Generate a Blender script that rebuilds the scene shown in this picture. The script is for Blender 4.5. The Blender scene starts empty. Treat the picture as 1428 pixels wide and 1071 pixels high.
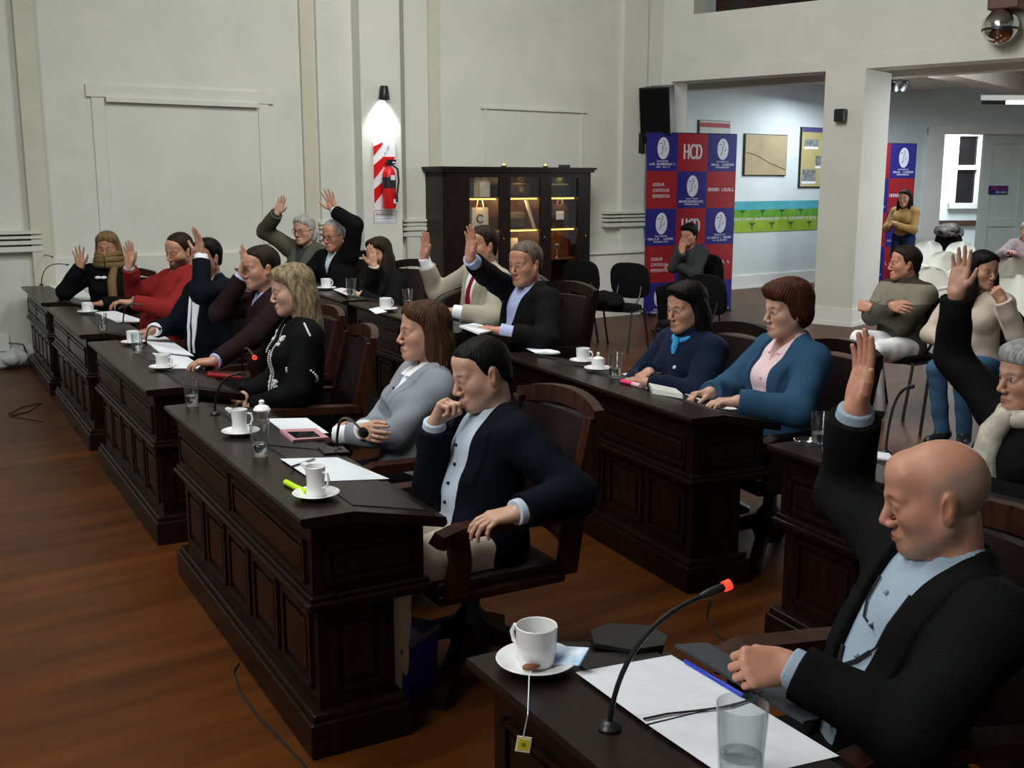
import bpy, bmesh, math, random
import numpy as np
from mathutils import Vector, Matrix

sc = bpy.context.scene
COL = sc.collection
rnd = random.Random(7)

# ------------------------------------------------------------------ camera
F, PITCH, CAMH = 1500.0, math.radians(10.6), 1.76      # focal length in pixels of a 1428 px wide frame
cam_d = bpy.data.cameras.new('camera')
cam = bpy.data.objects.new('camera', cam_d)
COL.objects.link(cam)
cam.location = (0, 0, CAMH)
cam.rotation_euler = (math.radians(90) - PITCH, 0, 0)
cam_d.sensor_width = 36.0
cam_d.lens = 36.0 * F / 1428.0
cam_d.clip_start = 0.05
sc.camera = cam

# ------------------------------------------------------------------ world, lamps, exposure
world = bpy.data.worlds.new('World'); sc.world = world
world.use_nodes = True
world.node_tree.nodes['Background'].inputs[0].default_value = (0.80, 0.87, 0.86, 1)
world.node_tree.nodes['Background'].inputs[1].default_value = 0.16

def area_lamp(name, loc, target, size, power, color=(1, 1, 1), size_y=None):
    d = bpy.data.lights.new(name, 'AREA'); d.energy = power; d.color = color
    d.shape = 'RECTANGLE'; d.size = size; d.size_y = size_y or size
    o = bpy.data.objects.new(name, d); COL.objects.link(o); o.location = loc
    o.rotation_euler = (Vector(target) - Vector(loc)).to_track_quat('-Z', 'Y').to_euler()
    return o
def spot_lamp(name, loc, target, power, angle, blend=0.5, color=(1, 1, 1), r=0.03):
    d = bpy.data.lights.new(name, 'SPOT'); d.energy = power; d.color = color
    d.spot_size = math.radians(angle); d.spot_blend = blend; d.shadow_soft_size = r
    o = bpy.data.objects.new(name, d); COL.objects.link(o); o.location = loc
    o.rotation_euler = (Vector(target) - Vector(loc)).to_track_quat('-Z', 'Y').to_euler()
    return o
def point_lamp(name, loc, power, color=(1, 1, 1), r=0.02):
    d = bpy.data.lights.new(name, 'POINT'); d.energy = power; d.color = color; d.shadow_soft_size = r
    o = bpy.data.objects.new(name, d); COL.objects.link(o); o.location = loc
    return o

area_lamp('hall_ceiling_lamp', (-1.8, 4.2, 5.6), (-1.8, 4.6, 0), 2.6, 185, (0.96, 1.0, 0.97))
area_lamp('hall_ceiling_lamp', (0.6, 7.6, 5.6), (2.2, 11.5, 1.5), 2.6, 300, (1.0, 1.0, 0.94))
area_lamp('hall_ceiling_lamp', (-3.2, 0.2, 4.8), (-0.6, 5.0, 0.9), 2.2, 190, (1.0, 1.0, 0.97))
area_lamp('side_room_lamp', (5.6, 17.6, 3.1), (5.4, 17.6, 0), 1.6, 85, (0.86, 0.95, 1.0))
area_lamp('side_room_lamp', (7.9, 12.6, 3.05), (6.2, 12.9, 0.6), 1.6, 190, (0.94, 0.98, 1.0))
area_lamp('side_room_lamp', (7.8, 16.4, 3.1), (7.8, 16.4, 0), 1.4, 45, (0.90, 0.97, 1.0))
area_lamp('corridor_lamp', (9.3, 23.0, 3.0), (9.3, 23.0, 0), 1.4, 170, (0.85, 0.95, 1.0))

sc.view_settings.view_transform = 'Standard'
sc.view_settings.look = 'None'
sc.view_settings.exposure = 0.0
sc.view_settings.gamma = 1.0
sc.view_settings.use_curve_mapping = False
sc.cycles.max_bounces = 8
sc.cycles.transparent_max_bounces = 12
sc.cycles.sample_clamp_indirect = 4.0

# ------------------------------------------------------------------ where a sight line through a photo point meets the room
def ray(x, y):
    dx, dy = (x - 714) / F, (y - 535.5) / F
    return Vector((dx, math.cos(PITCH) - dy * math.sin(PITCH), -math.sin(PITCH) - dy * math.cos(PITCH)))
def on(x, y, z):
    r = ray(x, y); t = (z - CAMH) / r.z
    return Vector((r.x * t, r.y * t, z))
def at(x, y, Y):
    r = ray(x, y); t = Y / r.y
    return Vector((r.x * t, Y, CAMH + r.z * t))
def onplane(x, y, p, n):
    r = ray(x, y); c = Vector((0, 0, CAMH))
    t = (Vector(p) - c).dot(Vector(n)) / r.dot(Vector(n))
    return c + r * t

# ------------------------------------------------------------------ materials
MATS = {}
def pm(name, c, c2=None, rough=0.5, metal=0.0, scale=12.0, bump=0.0, stretch=(1, 1, 1), coat=0.0, emit=0.0, spec=0.5,
       trans=0.0, ior=1.45, detail=4.0, lo=0.35, hi=0.65, coord='Object', sheen=0.0, sss=0.0):
    if name in MATS: return MATS[name]
    m = bpy.data.materials.new(name); m.use_nodes = True
    nt = m.node_tree; b = nt.nodes['Principled BSDF']
    b.inputs['Roughness'].default_value = rough
    b.inputs['Metallic'].default_value = metal
    b.inputs['Specular IOR Level'].default_value = spec
    b.inputs['Coat Weight'].default_value = coat
    b.inputs['Coat Roughness'].default_value = 0.15
    b.inputs['IOR'].default_value = ior
    b.inputs['Transmission Weight'].default_value = trans
    b.inputs['Sheen Weight'].default_value = sheen
    tc = nt.nodes.new('ShaderNodeTexCoord'); mp = nt.nodes.new('ShaderNodeMapping')
    mp.inputs['Scale'].default_value = stretch
    nt.links.new(tc.outputs[coord], mp.inputs[0])
    nz = nt.nodes.new('ShaderNodeTexNoise'); nz.inputs['Scale'].default_value = scale; nz.inputs['Detail'].default_value = detail
    nt.links.new(mp.outputs[0], nz.inputs['Vector'])
    rp = nt.nodes.new('ShaderNodeValToRGB')
    c = tuple(c); c2 = tuple(c2) if c2 else tuple(min(1, v * 1.12) for v in c)
    rp.color_ramp.elements[0].position = lo; rp.color_ramp.elements[0].color = c + (1,)
    rp.color_ramp.elements[1].position = hi; rp.color_ramp.elements[1].color = c2 + (1,)
    nt.links.new(nz.outputs['Fac'], rp.inputs[0]); nt.links.new(rp.outputs[0], b.inputs['Base Color'])
    if bump:
        bp = nt.nodes.new('ShaderNodeBump'); bp.inputs['Strength'].default_value = bump; bp.inputs['Distance'].default_value = 0.01
        nt.links.new(nz.outputs['Fac'], bp.inputs['Height']); nt.links.new(bp.outputs[0], b.inputs['Normal'])
    if emit:
        b.inputs['Emission Color'].default_value = c + (1,); b.inputs['Emission Strength'].default_value = emit
    if sss:
        b.inputs['Subsurface Weight'].default_value = sss
        b.inputs['Subsurface Radius'].default_value = (0.012, 0.005, 0.003)
        b.inputs['Subsurface Scale'].default_value = 0.5
    MATS[name] = m
    return m
def s2l(r, g, b):      # an sRGB colour of the thing itself, 0..255
    f = lambda v: (v / 255) / 12.92 if v / 255 <= 0.04045 else ((v / 255 + 0.055) / 1.055) ** 2.4
    return (f(r), f(g), f(b))

M_wall = pm('painted_plaster', s2l(206, 208, 200), s2l(212, 213, 206), rough=0.85, scale=2.5, bump=0.03)
M_beige = pm('beige_paint', s2l(196, 194, 176), s2l(202, 199, 182), rough=0.8, scale=3)
M_white = pm('white_woodwork', s2l(222, 224, 220), s2l(228, 229, 226), rough=0.6, scale=3)
M_ceil = pm('ceiling_paint', s2l(200, 198, 188), rough=0.9, scale=2)
M_dark = pm('dark_mahogany', (0.0050, 0.0023, 0.0017), (0.0125, 0.0050, 0.0034), rough=0.33, scale=7, bump=0.04, stretch=(6, 6, 0.7), spec=0.34)
M_red = pm('reddish_mahogany', (0.020, 0.006, 0.004), (0.046, 0.013, 0.007), rough=0.42, scale=9, bump=0.03, stretch=(5, 5, 0.8), spec=0.3)
M_leather = pm('desk_leather', (0.014, 0.013, 0.013), (0.022, 0.020, 0.020), rough=0.42, scale=180, bump=0.12)
M_burg = pm('burgundy_leather', (0.010, 0.0042, 0.006), (0.017, 0.0065, 0.009), spec=0.3, rough=0.42, scale=60, bump=0.15)
M_blackf = pm('black_fabric', (0.003, 0.003, 0.0034), (0.0055, 0.0055, 0.006), spec=0.15, rough=0.9, scale=90, bump=0.15)
M_blackp = pm('black_plastic', (0.010, 0.010, 0.011), (0.014, 0.014, 0.015), rough=0.38, scale=30)
M_blackm = pm('black_metal', (0.012, 0.012, 0.013), (0.018, 0.018, 0.019), rough=0.35, metal=0.3, scale=30)
M_steel = pm('steel', (0.55, 0.55, 0.55), (0.62, 0.62, 0.62), rough=0.25, metal=1.0, scale=20)
M_brass = pm('brass', (0.45, 0.33, 0.12), (0.52, 0.38, 0.15), rough=0.35, metal=1.0, scale=20)
M_china = pm('white_china', s2l(236, 236, 238), s2l(240, 240, 240), rough=0.12, scale=4, coat=0.3)
M_paper = pm('paper', s2l(228, 232, 240), s2l(235, 238, 244), rough=0.7, scale=20)
M_plast = pm('white_plastic', s2l(222, 224, 216), s2l(228, 229, 222), rough=0.35, scale=5)
M_led = pm('warm_led_strip', (1.0, 0.55, 0.12), (1.0, 0.60, 0.16), emit=3.5)
M_tube = pm('lamp_tube', (0.93, 0.98, 1.0), (0.95, 0.99, 1.0), emit=7.0)
M_bulb = pm('lamp_lens', (0.95, 0.98, 1.0), (1, 1, 1), emit=18.0)
M_redled = pm('red_light_ring', (1.0, 0.03, 0.015), (1.0, 0.05, 0.02), emit=2.2)
def glass_mat():
    m = bpy.data.materials.new('clear_glass'); m.use_nodes = True; nt = m.node_tree
    for n in list(nt.nodes): nt.nodes.remove(n)
    o = nt.nodes.new('ShaderNodeOutputMaterial'); mx = nt.nodes.new('ShaderNodeMixShader')
    t = nt.nodes.new('ShaderNodeBsdfTransparent'); t.inputs[0].default_value = (0.93, 0.95, 0.95, 1)
    g = nt.nodes.new('ShaderNodeBsdfGlossy'); g.inputs['Roughness'].default_value = 0.04
    fr = nt.nodes.new('ShaderNodeLayerWeight'); fr.inputs[0].default_value = 0.25
    mr = nt.nodes.new('ShaderNodeMapRange'); mr.inputs['To Min'].default_value = 0.04; mr.inputs['To Max'].default_value = 0.75
    nt.links.new(fr.outputs['Facing'], mr.inputs[0])
    nt.links.new(mr.outputs[0], mx.inputs[0]); nt.links.new(t.outputs[0], mx.inputs[1]); nt.links.new(g.outputs[0], mx.inputs[2])
    nt.links.new(mx.outputs[0], o.inputs[0]); return m
M_glass = glass_mat()
M_water = pm('water', (0.9, 0.95, 0.95), rough=0.02, trans=1.0, ior=1.33)

# ------------------------------------------------------------------ mesh collector: shapes gathered here are linked as ONE mesh object
class MB:
    def __init__(s): s.v = []; s.f = []; s.mi = []; s.cur = 0
    def add(s, vs, fs, T=None):
        b = len(s.v)
        for p in vs:
            p = Vector(p)
            s.v.append(tuple(T @ p if T is not None else p))
        for f in fs: s.f.append([b + i for i in f]); s.mi.append(s.cur)
        return s
    def box(s, x0, x1, y0, y1, z0, z1, T=None, bev=0.0):
        if bev > 0:
            bm = bmesh.new(); bmesh.ops.create_cube(bm, size=1)
            for v in bm.verts: v.co = Vector(((x0 + x1) / 2 + v.co.x * (x1 - x0), (y0 + y1) / 2 + v.co.y * (y1 - y0), (z0 + z1) / 2 + v.co.z * (z1 - z0)))
            bmesh.ops.bevel(bm, geom=list(bm.edges), offset=bev, segments=2, affect='EDGES', profile=0.5)
            bm.verts.index_update()
            s.add([v.co.copy() for v in bm.verts], [[v.index for v in f.verts] for f in bm.faces], T); bm.free(); return s
        vs = [(x0, y0, z0), (x1, y0, z0), (x1, y1, z0), (x0, y1, z0), (x0, y0, z1), (x1, y0, z1), (x1, y1, z1), (x0, y1, z1)]
        return s.add(vs, [(3, 2, 1, 0), (4, 5, 6, 7), (0, 1, 5, 4), (1, 2, 6, 5), (2, 3, 7, 6), (3, 0, 4, 7)], T)
    def prism(s, pts, axis, a, b, T=None):          # polygon in the two other axes, extruded along axis from a to b
        n = len(pts); vs = []
        for q in (a, b):
            for (u, w) in pts:
                vs.append((q, u, w) if axis == 'x' else (u, q, w) if axis == 'y' else (u, w, q))
        fs = [list(range(n))[::-1], list(range(n, 2 * n))] + [[i, (i + 1) % n, n + (i + 1) % n, n + i] for i in range(n)]
        return s.add(vs, fs, T)
    def lathe(s, prof, seg=24, T=None, closed=False):    # profile of (r, z), turned about z
        n = len(prof); vs = []; fs = []
        for k in range(seg):
            a = 2 * math.pi * k / seg
            for (r, z) in prof: vs.append((r * math.cos(a), r * math.sin(a), z))
        for k in range(seg):
            k2 = (k + 1) % seg
            for i in range(n - 1 if not closed else n):
                j = (i + 1) % n
                fs.append([k * n + i, k2 * n + i, k2 * n + j, k * n + j])
        if not closed:
            if prof[0][0] > 1e-6: fs.append([k * n for k in range(seg)][::-1])
            if prof[-1][0] > 1e-6: fs.append([k * n + n - 1 for k in range(seg)])
        return s.add(vs, fs, T)
    def tube(s, pts, r, seg=8, T=None, caps=True):
        pts = [Vector(p) for p in pts]; n = len(pts)
        rs = r if isinstance(r, (list, tuple)) else [r] * n
        vs = []; fs = []; prev = None
        for i, p in enumerate(pts):
            t = (pts[min(i + 1, n - 1)] - pts[max(i - 1, 0)])
            t = t.normalized() if t.length > 1e-9 else Vector((0, 0, 1))
            if prev is None:
                a = t.orthogonal().normalized()
            else:
                a = prev - t * prev.dot(t); a = a.normalized() if a.length > 1e-6 else t.orthogonal().normalized()
            prev = a; b = t.cross(a)
            for k in range(seg):
                q = 2 * math.pi * k / seg
                vs.append(p + (a * math.cos(q) + b * math.sin(q)) * rs[i])
        for i in range(n - 1):
            for k in range(seg):
                k2 = (k + 1) % seg
                fs.append([i * seg + k, i * seg + k2, (i + 1) * seg + k2, (i + 1) * seg + k])
        if caps: fs += [list(range(seg))[::-1], list(range((n - 1) * seg, n * seg))]
        return s.add(vs, fs, T)
    def ball(s, c, r, T=None, seg=16, rings=10):
        r = r if isinstance(r, (list, tuple)) else (r, r, r)
        prof = [(max(math.sin(math.pi * i / rings), 0), -math.cos(math.pi * i / rings)) for i in range(rings + 1)]
        Q = Matrix.Translation(Vector(c)) @ Matrix.Diagonal((r[0], r[1], r[2], 1))
        return s.lathe(prof, seg, (T @ Q) if T is not None else Q)
    def build(s, name, mats, parent=None, smooth=False, T=None):
        me = bpy.data.meshes.new(name); me.from_pydata(s.v, [], s.f); me.update()
        mats = mats if isinstance(mats, (list, tuple)) else [mats]
        for m in mats: me.materials.append(m)
        if len(mats) > 1: me.polygons.foreach_set('material_index', s.mi)
        bm = bmesh.new(); bm.from_mesh(me)
        bmesh.ops.remove_doubles(bm, verts=bm.verts, dist=1e-6)
        bmesh.ops.recalc_face_normals(bm, faces=bm.faces); bm.to_mesh(me); bm.free()
        if smooth:
            me.polygons.foreach_set('use_smooth', [True] * len(me.polygons))
            me.set_sharp_from_angle(angle=math.radians(38))
        o = bpy.data.objects.new(name, me); COL.objects.link(o)
        if parent is not None: o.parent = parent
        if T is not None: o.matrix_local = T
        return o

def empty(name, loc=(0, 0, 0), rz=0.0):
    o = bpy.data.objects.new(name, None); COL.objects.link(o); o.empty_display_size = 0.1
    o.location = loc; o.rotation_euler = (0, 0, rz); return o
def tag(o, label=None, cat=None, group=None, kind=None):
    if label: o['label'] = label
    if cat: o['category'] = cat
    if group: o['group'] = group
    if kind: o['kind'] = kind
    return o
def struct(o): o['kind'] = 'structure'; return o
def dup(root, loc=None, rz=None, label=None, group=None):
    r = root.copy(); COL.objects.link(r)
    if loc is not None: r.location = loc
    if rz is not None: r.rotation_euler = (0, 0, rz)
    if label: r['label'] = label
    if group: r['group'] = group
    for ch in list(root.children):
        c = ch.copy(); COL.objects.link(c); c.parent = r
        for g in list(ch.children):
            d = g.copy(); COL.objects.link(d); d.parent = c
    return r
def text_mesh(txt, size, name, mat, parent=None, T=None, depth=0.001, align='CENTER', sx=1.0):
    cu = bpy.data.curves.new(name, 'FONT'); cu.body = txt; cu.size = size; cu.extrude = depth
    cu.align_x = align; cu.align_y = 'CENTER'; cu.resolution_u = 3
    t = bpy.data.objects.new('t', cu); COL.objects.link(t)
    dg = bpy.context.evaluated_depsgraph_get(); dg.update()
    me = bpy.data.meshes.new_from_object(t.evaluated_get(dg)); me.name = name
    bpy.data.objects.remove(t); bpy.data.curves.remove(cu)
    if sx != 1.0:
        for v in me.vertices: v.co.x *= sx
    me.materials.clear(); me.materials.append(mat)
    o = bpy.data.objects.new(name, me); COL.objects.link(o)
    if parent is not None: o.parent = parent
    if T is not None: o.matrix_local = T
    return o
def frame_T(o, x, y, z):       # a matrix from an origin and three axes
    m = Matrix.Identity(4)
    for i, a in enumerate((x, y, z)):
        a = Vector(a)
        for r in range(3): m[r][i] = a[r]
    for r in range(3): m[r][3] = Vector(o)[r]
    return m
# ================================================================== THE ROOM
# floor: planks
def floor_mat():
    m = bpy.data.materials.new('worn_plank_floor'); m.use_nodes = True; nt = m.node_tree; b = nt.nodes['Principled BSDF']
    tc = nt.nodes.new('ShaderNodeTexCoord'); mp = nt.nodes.new('ShaderNodeMapping'); mp.inputs['Rotation'].default_value = (0, 0, math.radians(-35))
    nt.links.new(tc.outputs['Object'], mp.inputs[0])
    br = nt.nodes.new('ShaderNodeTexBrick'); br.inputs['Scale'].default_value = 1.0
    br.inputs['Brick Width'].default_value = 1.6; br.inputs['Row Height'].default_value = 0.095; br.inputs['Mortar Size'].default_value = 0.0012
    br.inputs['Color1'].default_value = (0.070, 0.0205, 0.0034, 1); br.inputs['Color2'].default_value = (0.090, 0.028, 0.0052, 1); br.inputs['Mortar'].default_value = (0.06, 0.022, 0.01, 1)
    nt.links.new(mp.outputs[0], br.inputs['Vector'])
    nz = nt.nodes.new('ShaderNodeTexNoise'); nz.inputs['Scale'].default_value = 1.3; nz.inputs['Detail'].default_value = 6
    mp2 = nt.nodes.new('ShaderNodeMapping'); mp2.inputs['Scale'].default_value = (0.7, 5, 1)
    nt.links.new(mp.outputs[0], mp2.inputs[0]); nt.links.new(mp2.outputs[0], nz.inputs['Vector'])
    mx = nt.nodes.new('ShaderNodeMix'); mx.data_type = 'RGBA'; mx.blend_type = 'MULTIPLY'; mx.inputs[0].default_value = 1.0
    rp = nt.nodes.new('ShaderNodeValToRGB'); rp.color_ramp.elements[0].position = 0.3; rp.color_ramp.elements[0].color = (0.62, 0.6, 0.6, 1)
    rp.color_ramp.elements[1].position = 0.7; rp.color_ramp.elements[1].color = (1.25, 1.2, 1.15, 1)
    nt.links.new(nz.outputs['Fac'], rp.inputs[0]); nt.links.new(br.outputs['Color'], mx.inputs[6]); nt.links.new(rp.outputs[0], mx.inputs[7])
    nt.links.new(mx.outputs[2], b.inputs['Base Color'])
    b.inputs['Roughness'].default_value = 0.40; b.inputs['Specular IOR Level'].default_value = 0.14
    bp = nt.nodes.new('ShaderNodeBump'); bp.inputs['Strength'].default_value = 0.08; bp.inputs['Distance'].default_value = 0.004
    nt.links.new(nz.outputs['Fac'], bp.inputs['Height']); nt.links.new(bp.outputs[0], b.inputs['Normal'])
    return m
fl = struct(MB().box(-9, 16, -3, 32, -0.1, 0).build('floor', floor_mat()))
struct(MB().box(-9, 9.5, -3, 16.4, 6.2, 6.3).build('ceiling', M_ceil))

# ---- back wall: runs from the left, receding to the right-hand corner
WL, WC = Vector((-4.85, 10.45, 0)), Vector((2.03, 15.09, 0))
wu = (WC - WL).normalized(); wn = Vector((wu.y, -wu.x, 0))           # along the wall; towards the room
if wn.y > 0: wn = -wn
WT = frame_T(WL, wu, wn, (0, 0, 1))                                   # local x along the wall, y into the room, z up (left-handed mirrored below)
WLEN = (WC - WL).length
def wp(px, py, off=0.0):                                              # photo point -> (x, z) on the wall
    q = onplane(px, py, WL + wn * off, wn) - WL
    return q.dot(wu), q.z
def wb(mb, x0, x1, y0, y1, z0, z1, bev=0):
    return mb.box(x0, x1, y0, y1, z0, z1, WT, bev)
struct(wb(MB(), -4.5, WLEN + 0.02, -0.35, 0, 0, 6.2).build('wall_back', M_wall))
# projecting dado below 1.07 m, with its moulded rail
n = 0
def trim(mb, mat=M_white, name=None):
    global n; n += 1
    return struct(mb.build(name or 'trim_%d' % n, mat))
trim(wb(MB(), -4.5, WLEN, 0.0, 0.05, 0, 1.02), M_wall, 'wall_back_dado')
trim(wb(wb(MB(), -4.5, WLEN, 0, 0.070, 0.0, 0.16), -4.5, WLEN, 0, 0.062, 0.16, 0.19), M_white, 'baseboard_back')
# beige pilasters with moulded foot; x from the photo
def pilaster(pxl, pxr, py, proud, mat, name, z1=6.2):
    a, _ = wp(pxl, py, proud); b, _ = wp(pxr, py, proud)
    return trim(wb(MB(), a, b, 0, proud, 0, z1), mat, name)
pilaster(33, 61, 200, 0.10, M_beige, None)
pilaster(424, 446, 200, 0.05, M_beige, None)
pilaster(446, 498, 200, 0.10, M_wall, None)
pilaster(506, 560, 240, 0.30, M_wall, None)
pilaster(566, 598, 220, 0.10, M_wall, None)
pilaster(598, 614, 220, 0.05, M_beige, None)
pilaster(868, 900, 220, 0.06, M_wall, None)
# moulded rails of the dado (left bay, beside the pillar, right end)
for (a, b, pyc) in ((-90, 58, 340), (446, 505, 322), (562, 612, 318), (845, 905, 306)):
    x0, z = wp(a, pyc, 0.1); x1, _ = wp(b, pyc, 0.1)
    mb = MB()
    for k, (dz, h, d) in enumerate(((0.10, 0.03, 0.128), (0.055, 0.025, 0.118), (0.0, 0.035, 0.125), (-0.07, 0.05, 0.110))):
        wb(mb, x0, x1, 0, d, z + dz - 0.03, z + dz + h - 0.03)
    trim(mb, M_wall)
# shallow raised frames on the wall
def wall_frame(px0, px1, pyt, zb, w, d, ledge):
    x0, zt = wp(px0, pyt, d); x1, _ = wp(px1, pyt, d)
    mb = MB(); wb(mb, x0, x0 + w, 0, d, zb, zt); wb(mb, x1 - w, x1, 0, d, zb, zt); wb(mb, x0 - 0.05, x1 + 0.05, 0, d + 0.012, zt - w, zt)
    if ledge: wb(mb, x0 + w * 1.1, x1 - w * 1.1, 0, d + 0.045, zt - w - 0.045, zt - w)
    return trim(mb, M_wall)
wall_frame(126, 374, 117, 1.1, 0.12, 0.022, True)
wall_frame(676, 814, 148, 1.1, 0.03, 0.02, False)
# low white wainscot box between the cabinet and the banner
x0, z = wp(822, 352, 0.28); x1, _ = wp(905, 346, 0.28)
trim(wb(wb(MB(), x0, x1 + 0.3, 0, 0.26, 0, z - 0.03), x0 - 0.02, x1 + 0.3, 0, 0.29, z - 0.03, z), M_white)

# ---- balcony front: from the corner towards the right and nearer
bu = Vector((0.765, -0.644, 0)).normalized(); bn = Vector((-bu.y, bu.x, 0)) * -1
if bn.y > 0: bn = -bn                                                 # towards the room
BT = frame_T(WC, bu, bn, (0, 0, 1))
def bp_(px, py, off=0.0):
    q = onplane(px, py, WC + bn * off, bn) - WC
    return q.dot(bu), q.z
def bb(mb, x0, x1, y0, y1, z0, z1, bev=0): return mb.box(x0, x1, y0, y1, z0, z1, BT, bev)
_, zbeam = bp_(924, 115); _, zledge = bp_(924, 97.5); _, zpar = bp_(966, 20)
xp0, _ = bp_(1150, 130); xp1, _ = bp_(1206, 130)
xo, _ = bp_(966, 40)
BL = 14.0
struct(bb(MB(), 0, BL, -0.40, 0, zbeam, zledge).build('trim_balcony_beam', M_wall))
struct(bb(MB(), 0, BL, -0.30, -0.012, zledge, zpar).build('wall_balcony', M_wall))
struct(bb(MB(), 0, xo, -0.40, -0.012, zpar, 6.2).build('wall_balcony_pier', M_wall))
struct(bb(MB(), xo, BL, -2.6, -2.5, zpar - 0.6, 6.2).build('wall_gallery_back', M_wall))
struct(bb(MB(), 0, BL, -7.4, -0.40, zbeam + 0.30, zbeam + 0.40).build('ceiling_side_room', M_ceil))
# second, deeper ceiling beams of the side room
struct(bb(MB(), -0.5, BL, -1.30, -1.05, zbeam - 0.02, zbeam + 0.31).build('trim_ceiling_beam', M_ceil))
struct(bb(MB(), xp1 - 0.05, xp1 + 0.30, -7.0, -0.4, zbeam + 0.06, zbeam + 0.31).build('trim_ceiling_cross_beam', M_ceil))
# corner pier under the beam, and the square pillar
struct(bb(MB(), 0.0, 0.16, -0.40, 0, 0, zbeam).build('wall_corner_pier', M_wall))
struct(bb(MB(), xp0, xp1, -0.80, 0, 0, zbeam).build('wall_pillar', M_wall))
struct(bb(bb(MB(), xp0 - 0.015, xp1 + 0.015, -0.815, 0.015, 0, 0.22), xp0 - 0.022, xp1 + 0.022, -0.822, 0.022, 0, 0.05).build('baseboard_pillar', M_white))
# dark window with reddish timber frame above the parapet
xa, _ = bp_(985, 8); xb, _ = bp_(1128, 2)
g = bb(MB(), xa - 0.1, BL, -0.46, -0.42, zpar - 0.05, 6.0).build('window_1', pm('night_pane', (0.012, 0.010, 0.010), rough=0.15)); struct(g)
mbf = MB()
for q in (xa - 0.02, xa + 0.40, xa + 1.25, xb + 0.1): bb(mbf, q, q + 0.09, -0.42, -0.36, zpar, 6.0)
bb(mbf, xa - 0.02, BL, -0.42, -0.34, zpar, zpar + 0.06)
wf = mbf.build('window_frame', M_red); wf.parent = g

# ---- side room: wall with the pictures, parallel to the back wall
SA = on(1014, 404, 0); su = Vector((0.80, 0.60, 0)); sn = Vector((0.60, -0.80, 0))
ST = frame_T(SA, su, sn, (0, 0, 1))
def sp(px, py, off=0.0):
    q = onplane(px, py, SA + sn * off, sn) - SA
    return q.dot(su), q.z
def sb(mb, x0, x1, y0, y1, z0, z1, bev=0): return mb.box(x0, x1, y0, y1, z0, z1, ST, bev)
SLEN = sp(1175, 395)[0]
M_side = pm('pale_blue_grey_plaster', s2l(204, 214, 214), s2l(210, 219, 219), rough=0.8, scale=3)
struct(sb(MB(), -3.2, SLEN, -0.2, 0, 0, 3.7).build('wall_side_room', M_side))
struct(sb(sb(MB(), -3.2, SLEN, 0, 0.03, 0, 0.22), -3.2, SLEN, 0, 0.04, 0, 0.03).build('baseboard_side_room', M_white))
# ---- far wall with the double door, turning towards the right
fu = Vector((0.985, 0.17, 0)).normalized(); fn = Vector((0.17, -0.985, 0)).normalized()
FA = SA + su * SLEN
FT = frame_T(FA, fu, fn, (0, 0, 1))
def fp(px, py, off=0.0):
    q = onplane(px, py, FA + fn * off, fn) - FA
    return q.dot(fu), q.z
def fb(mb, x0, x1, y0, y1, z0, z1, bev=0): return mb.box(x0, x1, y0, y1, z0, z1, FT, bev)
dx0 = fp(1312, 240)[0]; dx1 = fp(1372, 240)[0]; dx2 = fp(1440, 240)[0]; dz = fp(1340, 187)[1]; fx0 = fp(1290, 240)[0]
mb = fb(MB(), 0, dx0, -0.2, 0, 0, 3.7); fb(mb, dx0, dx2, -0.2, 0, dz, 3.7); fb(mb, dx2, dx2 + 4, -0.2, 0, 0, 3.7)
struct(mb.build('wall_far', M_side))
mb = fb(MB(), fx0 - 0.02, dx0, 0, 0.06, 0, dz + 0.10); fb(mb, fx0 - 0.02, dx2 + 0.3, 0, 0.07, dz, dz + 0.13); fb(mb, dx2, dx2 + 0.25, 0, 0.06, 0, dz + 0.1)
struct(mb.build('trim_door_casing', M_white))
# closed right leaf, with recessed panel and a small sign
mb = fb(MB(), dx1, dx2, -0.12, -0.06, 0, dz)
px0 = fp(1384, 240)[0]; px1 = fp(1424, 240)[0]; pz1 = fp(1400, 200)[1]
for a, b, c, d in ((dx1, px0, 0, dz), (px1, dx2, 0, dz), (px0, px1, pz1, dz), (px0, px1, 0, 0.25), (px0, px1, 0.95, 1.1)):
    fb(mb, a, b, -0.06, -0.035, c, d)
dr = struct(mb.build('door_1', pm('pale_green_grey_door', s2l(200, 210, 206), s2l(206, 215, 211), rough=0.5, scale=3)))
# open left leaf, swung into the corridor
lf = MB().box(0, 0.72, -0.04, 0.0, 0.0, dz - 0.01, frame_T(FA + fu * dx0 + fn * 0.0, (Vector((0.35, 0.94, 0))).normalized(), (Vector((0.94, -0.35, 0))).normalized(), (0, 0, 1)))
struct(lf.build('door_2', MATS['pale_green_grey_door']))
# corridor behind the door: bright wall with a window, a rail
CA = FA + fu * (dx0 - 1.2) - fn * 3.4
CT = frame_T(CA, fu, fn, (0, 0, 1))
def cp(px, py):
    q = onplane(px, py, CA, fn) - CA
    return q.dot(fu), q.z
M_corr = pm('corridor_paint', s2l(222, 232, 234), s2l(226, 235, 237), rough=0.7, scale=3)
struct(MB().box(-1.5, 5, -0.2, 0, 0, 3.6, CT).build('wall_corridor', M_corr))
wx0, wz1 = cp(1333, 190); wx1, wz0 = cp(1356, 283)
mb = MB().box(wx0 - 0.08, wx0 + 0.05, 0, 0.08, wz0 - 0.1, wz1 + 0.1, CT).box(wx1, wx1 + 0.15, 0, 0.08, wz0 - 0.1, wz1 + 0.1, CT)
zm = (wz0 + wz1) / 2 + 0.05
for a, b in ((wz0 - 0.12, wz0), (zm - 0.05, zm + 0.05), (wz1, wz1 + 0.12)): mb.box(wx0 - 0.08, wx1 + 0.15, 0, 0.085, a, b, CT)
w2 = struct(MB().box(wx0, wx1, 0, 0.02, wz0, wz1, CT).build('window_2', MATS['night_pane']))
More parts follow.
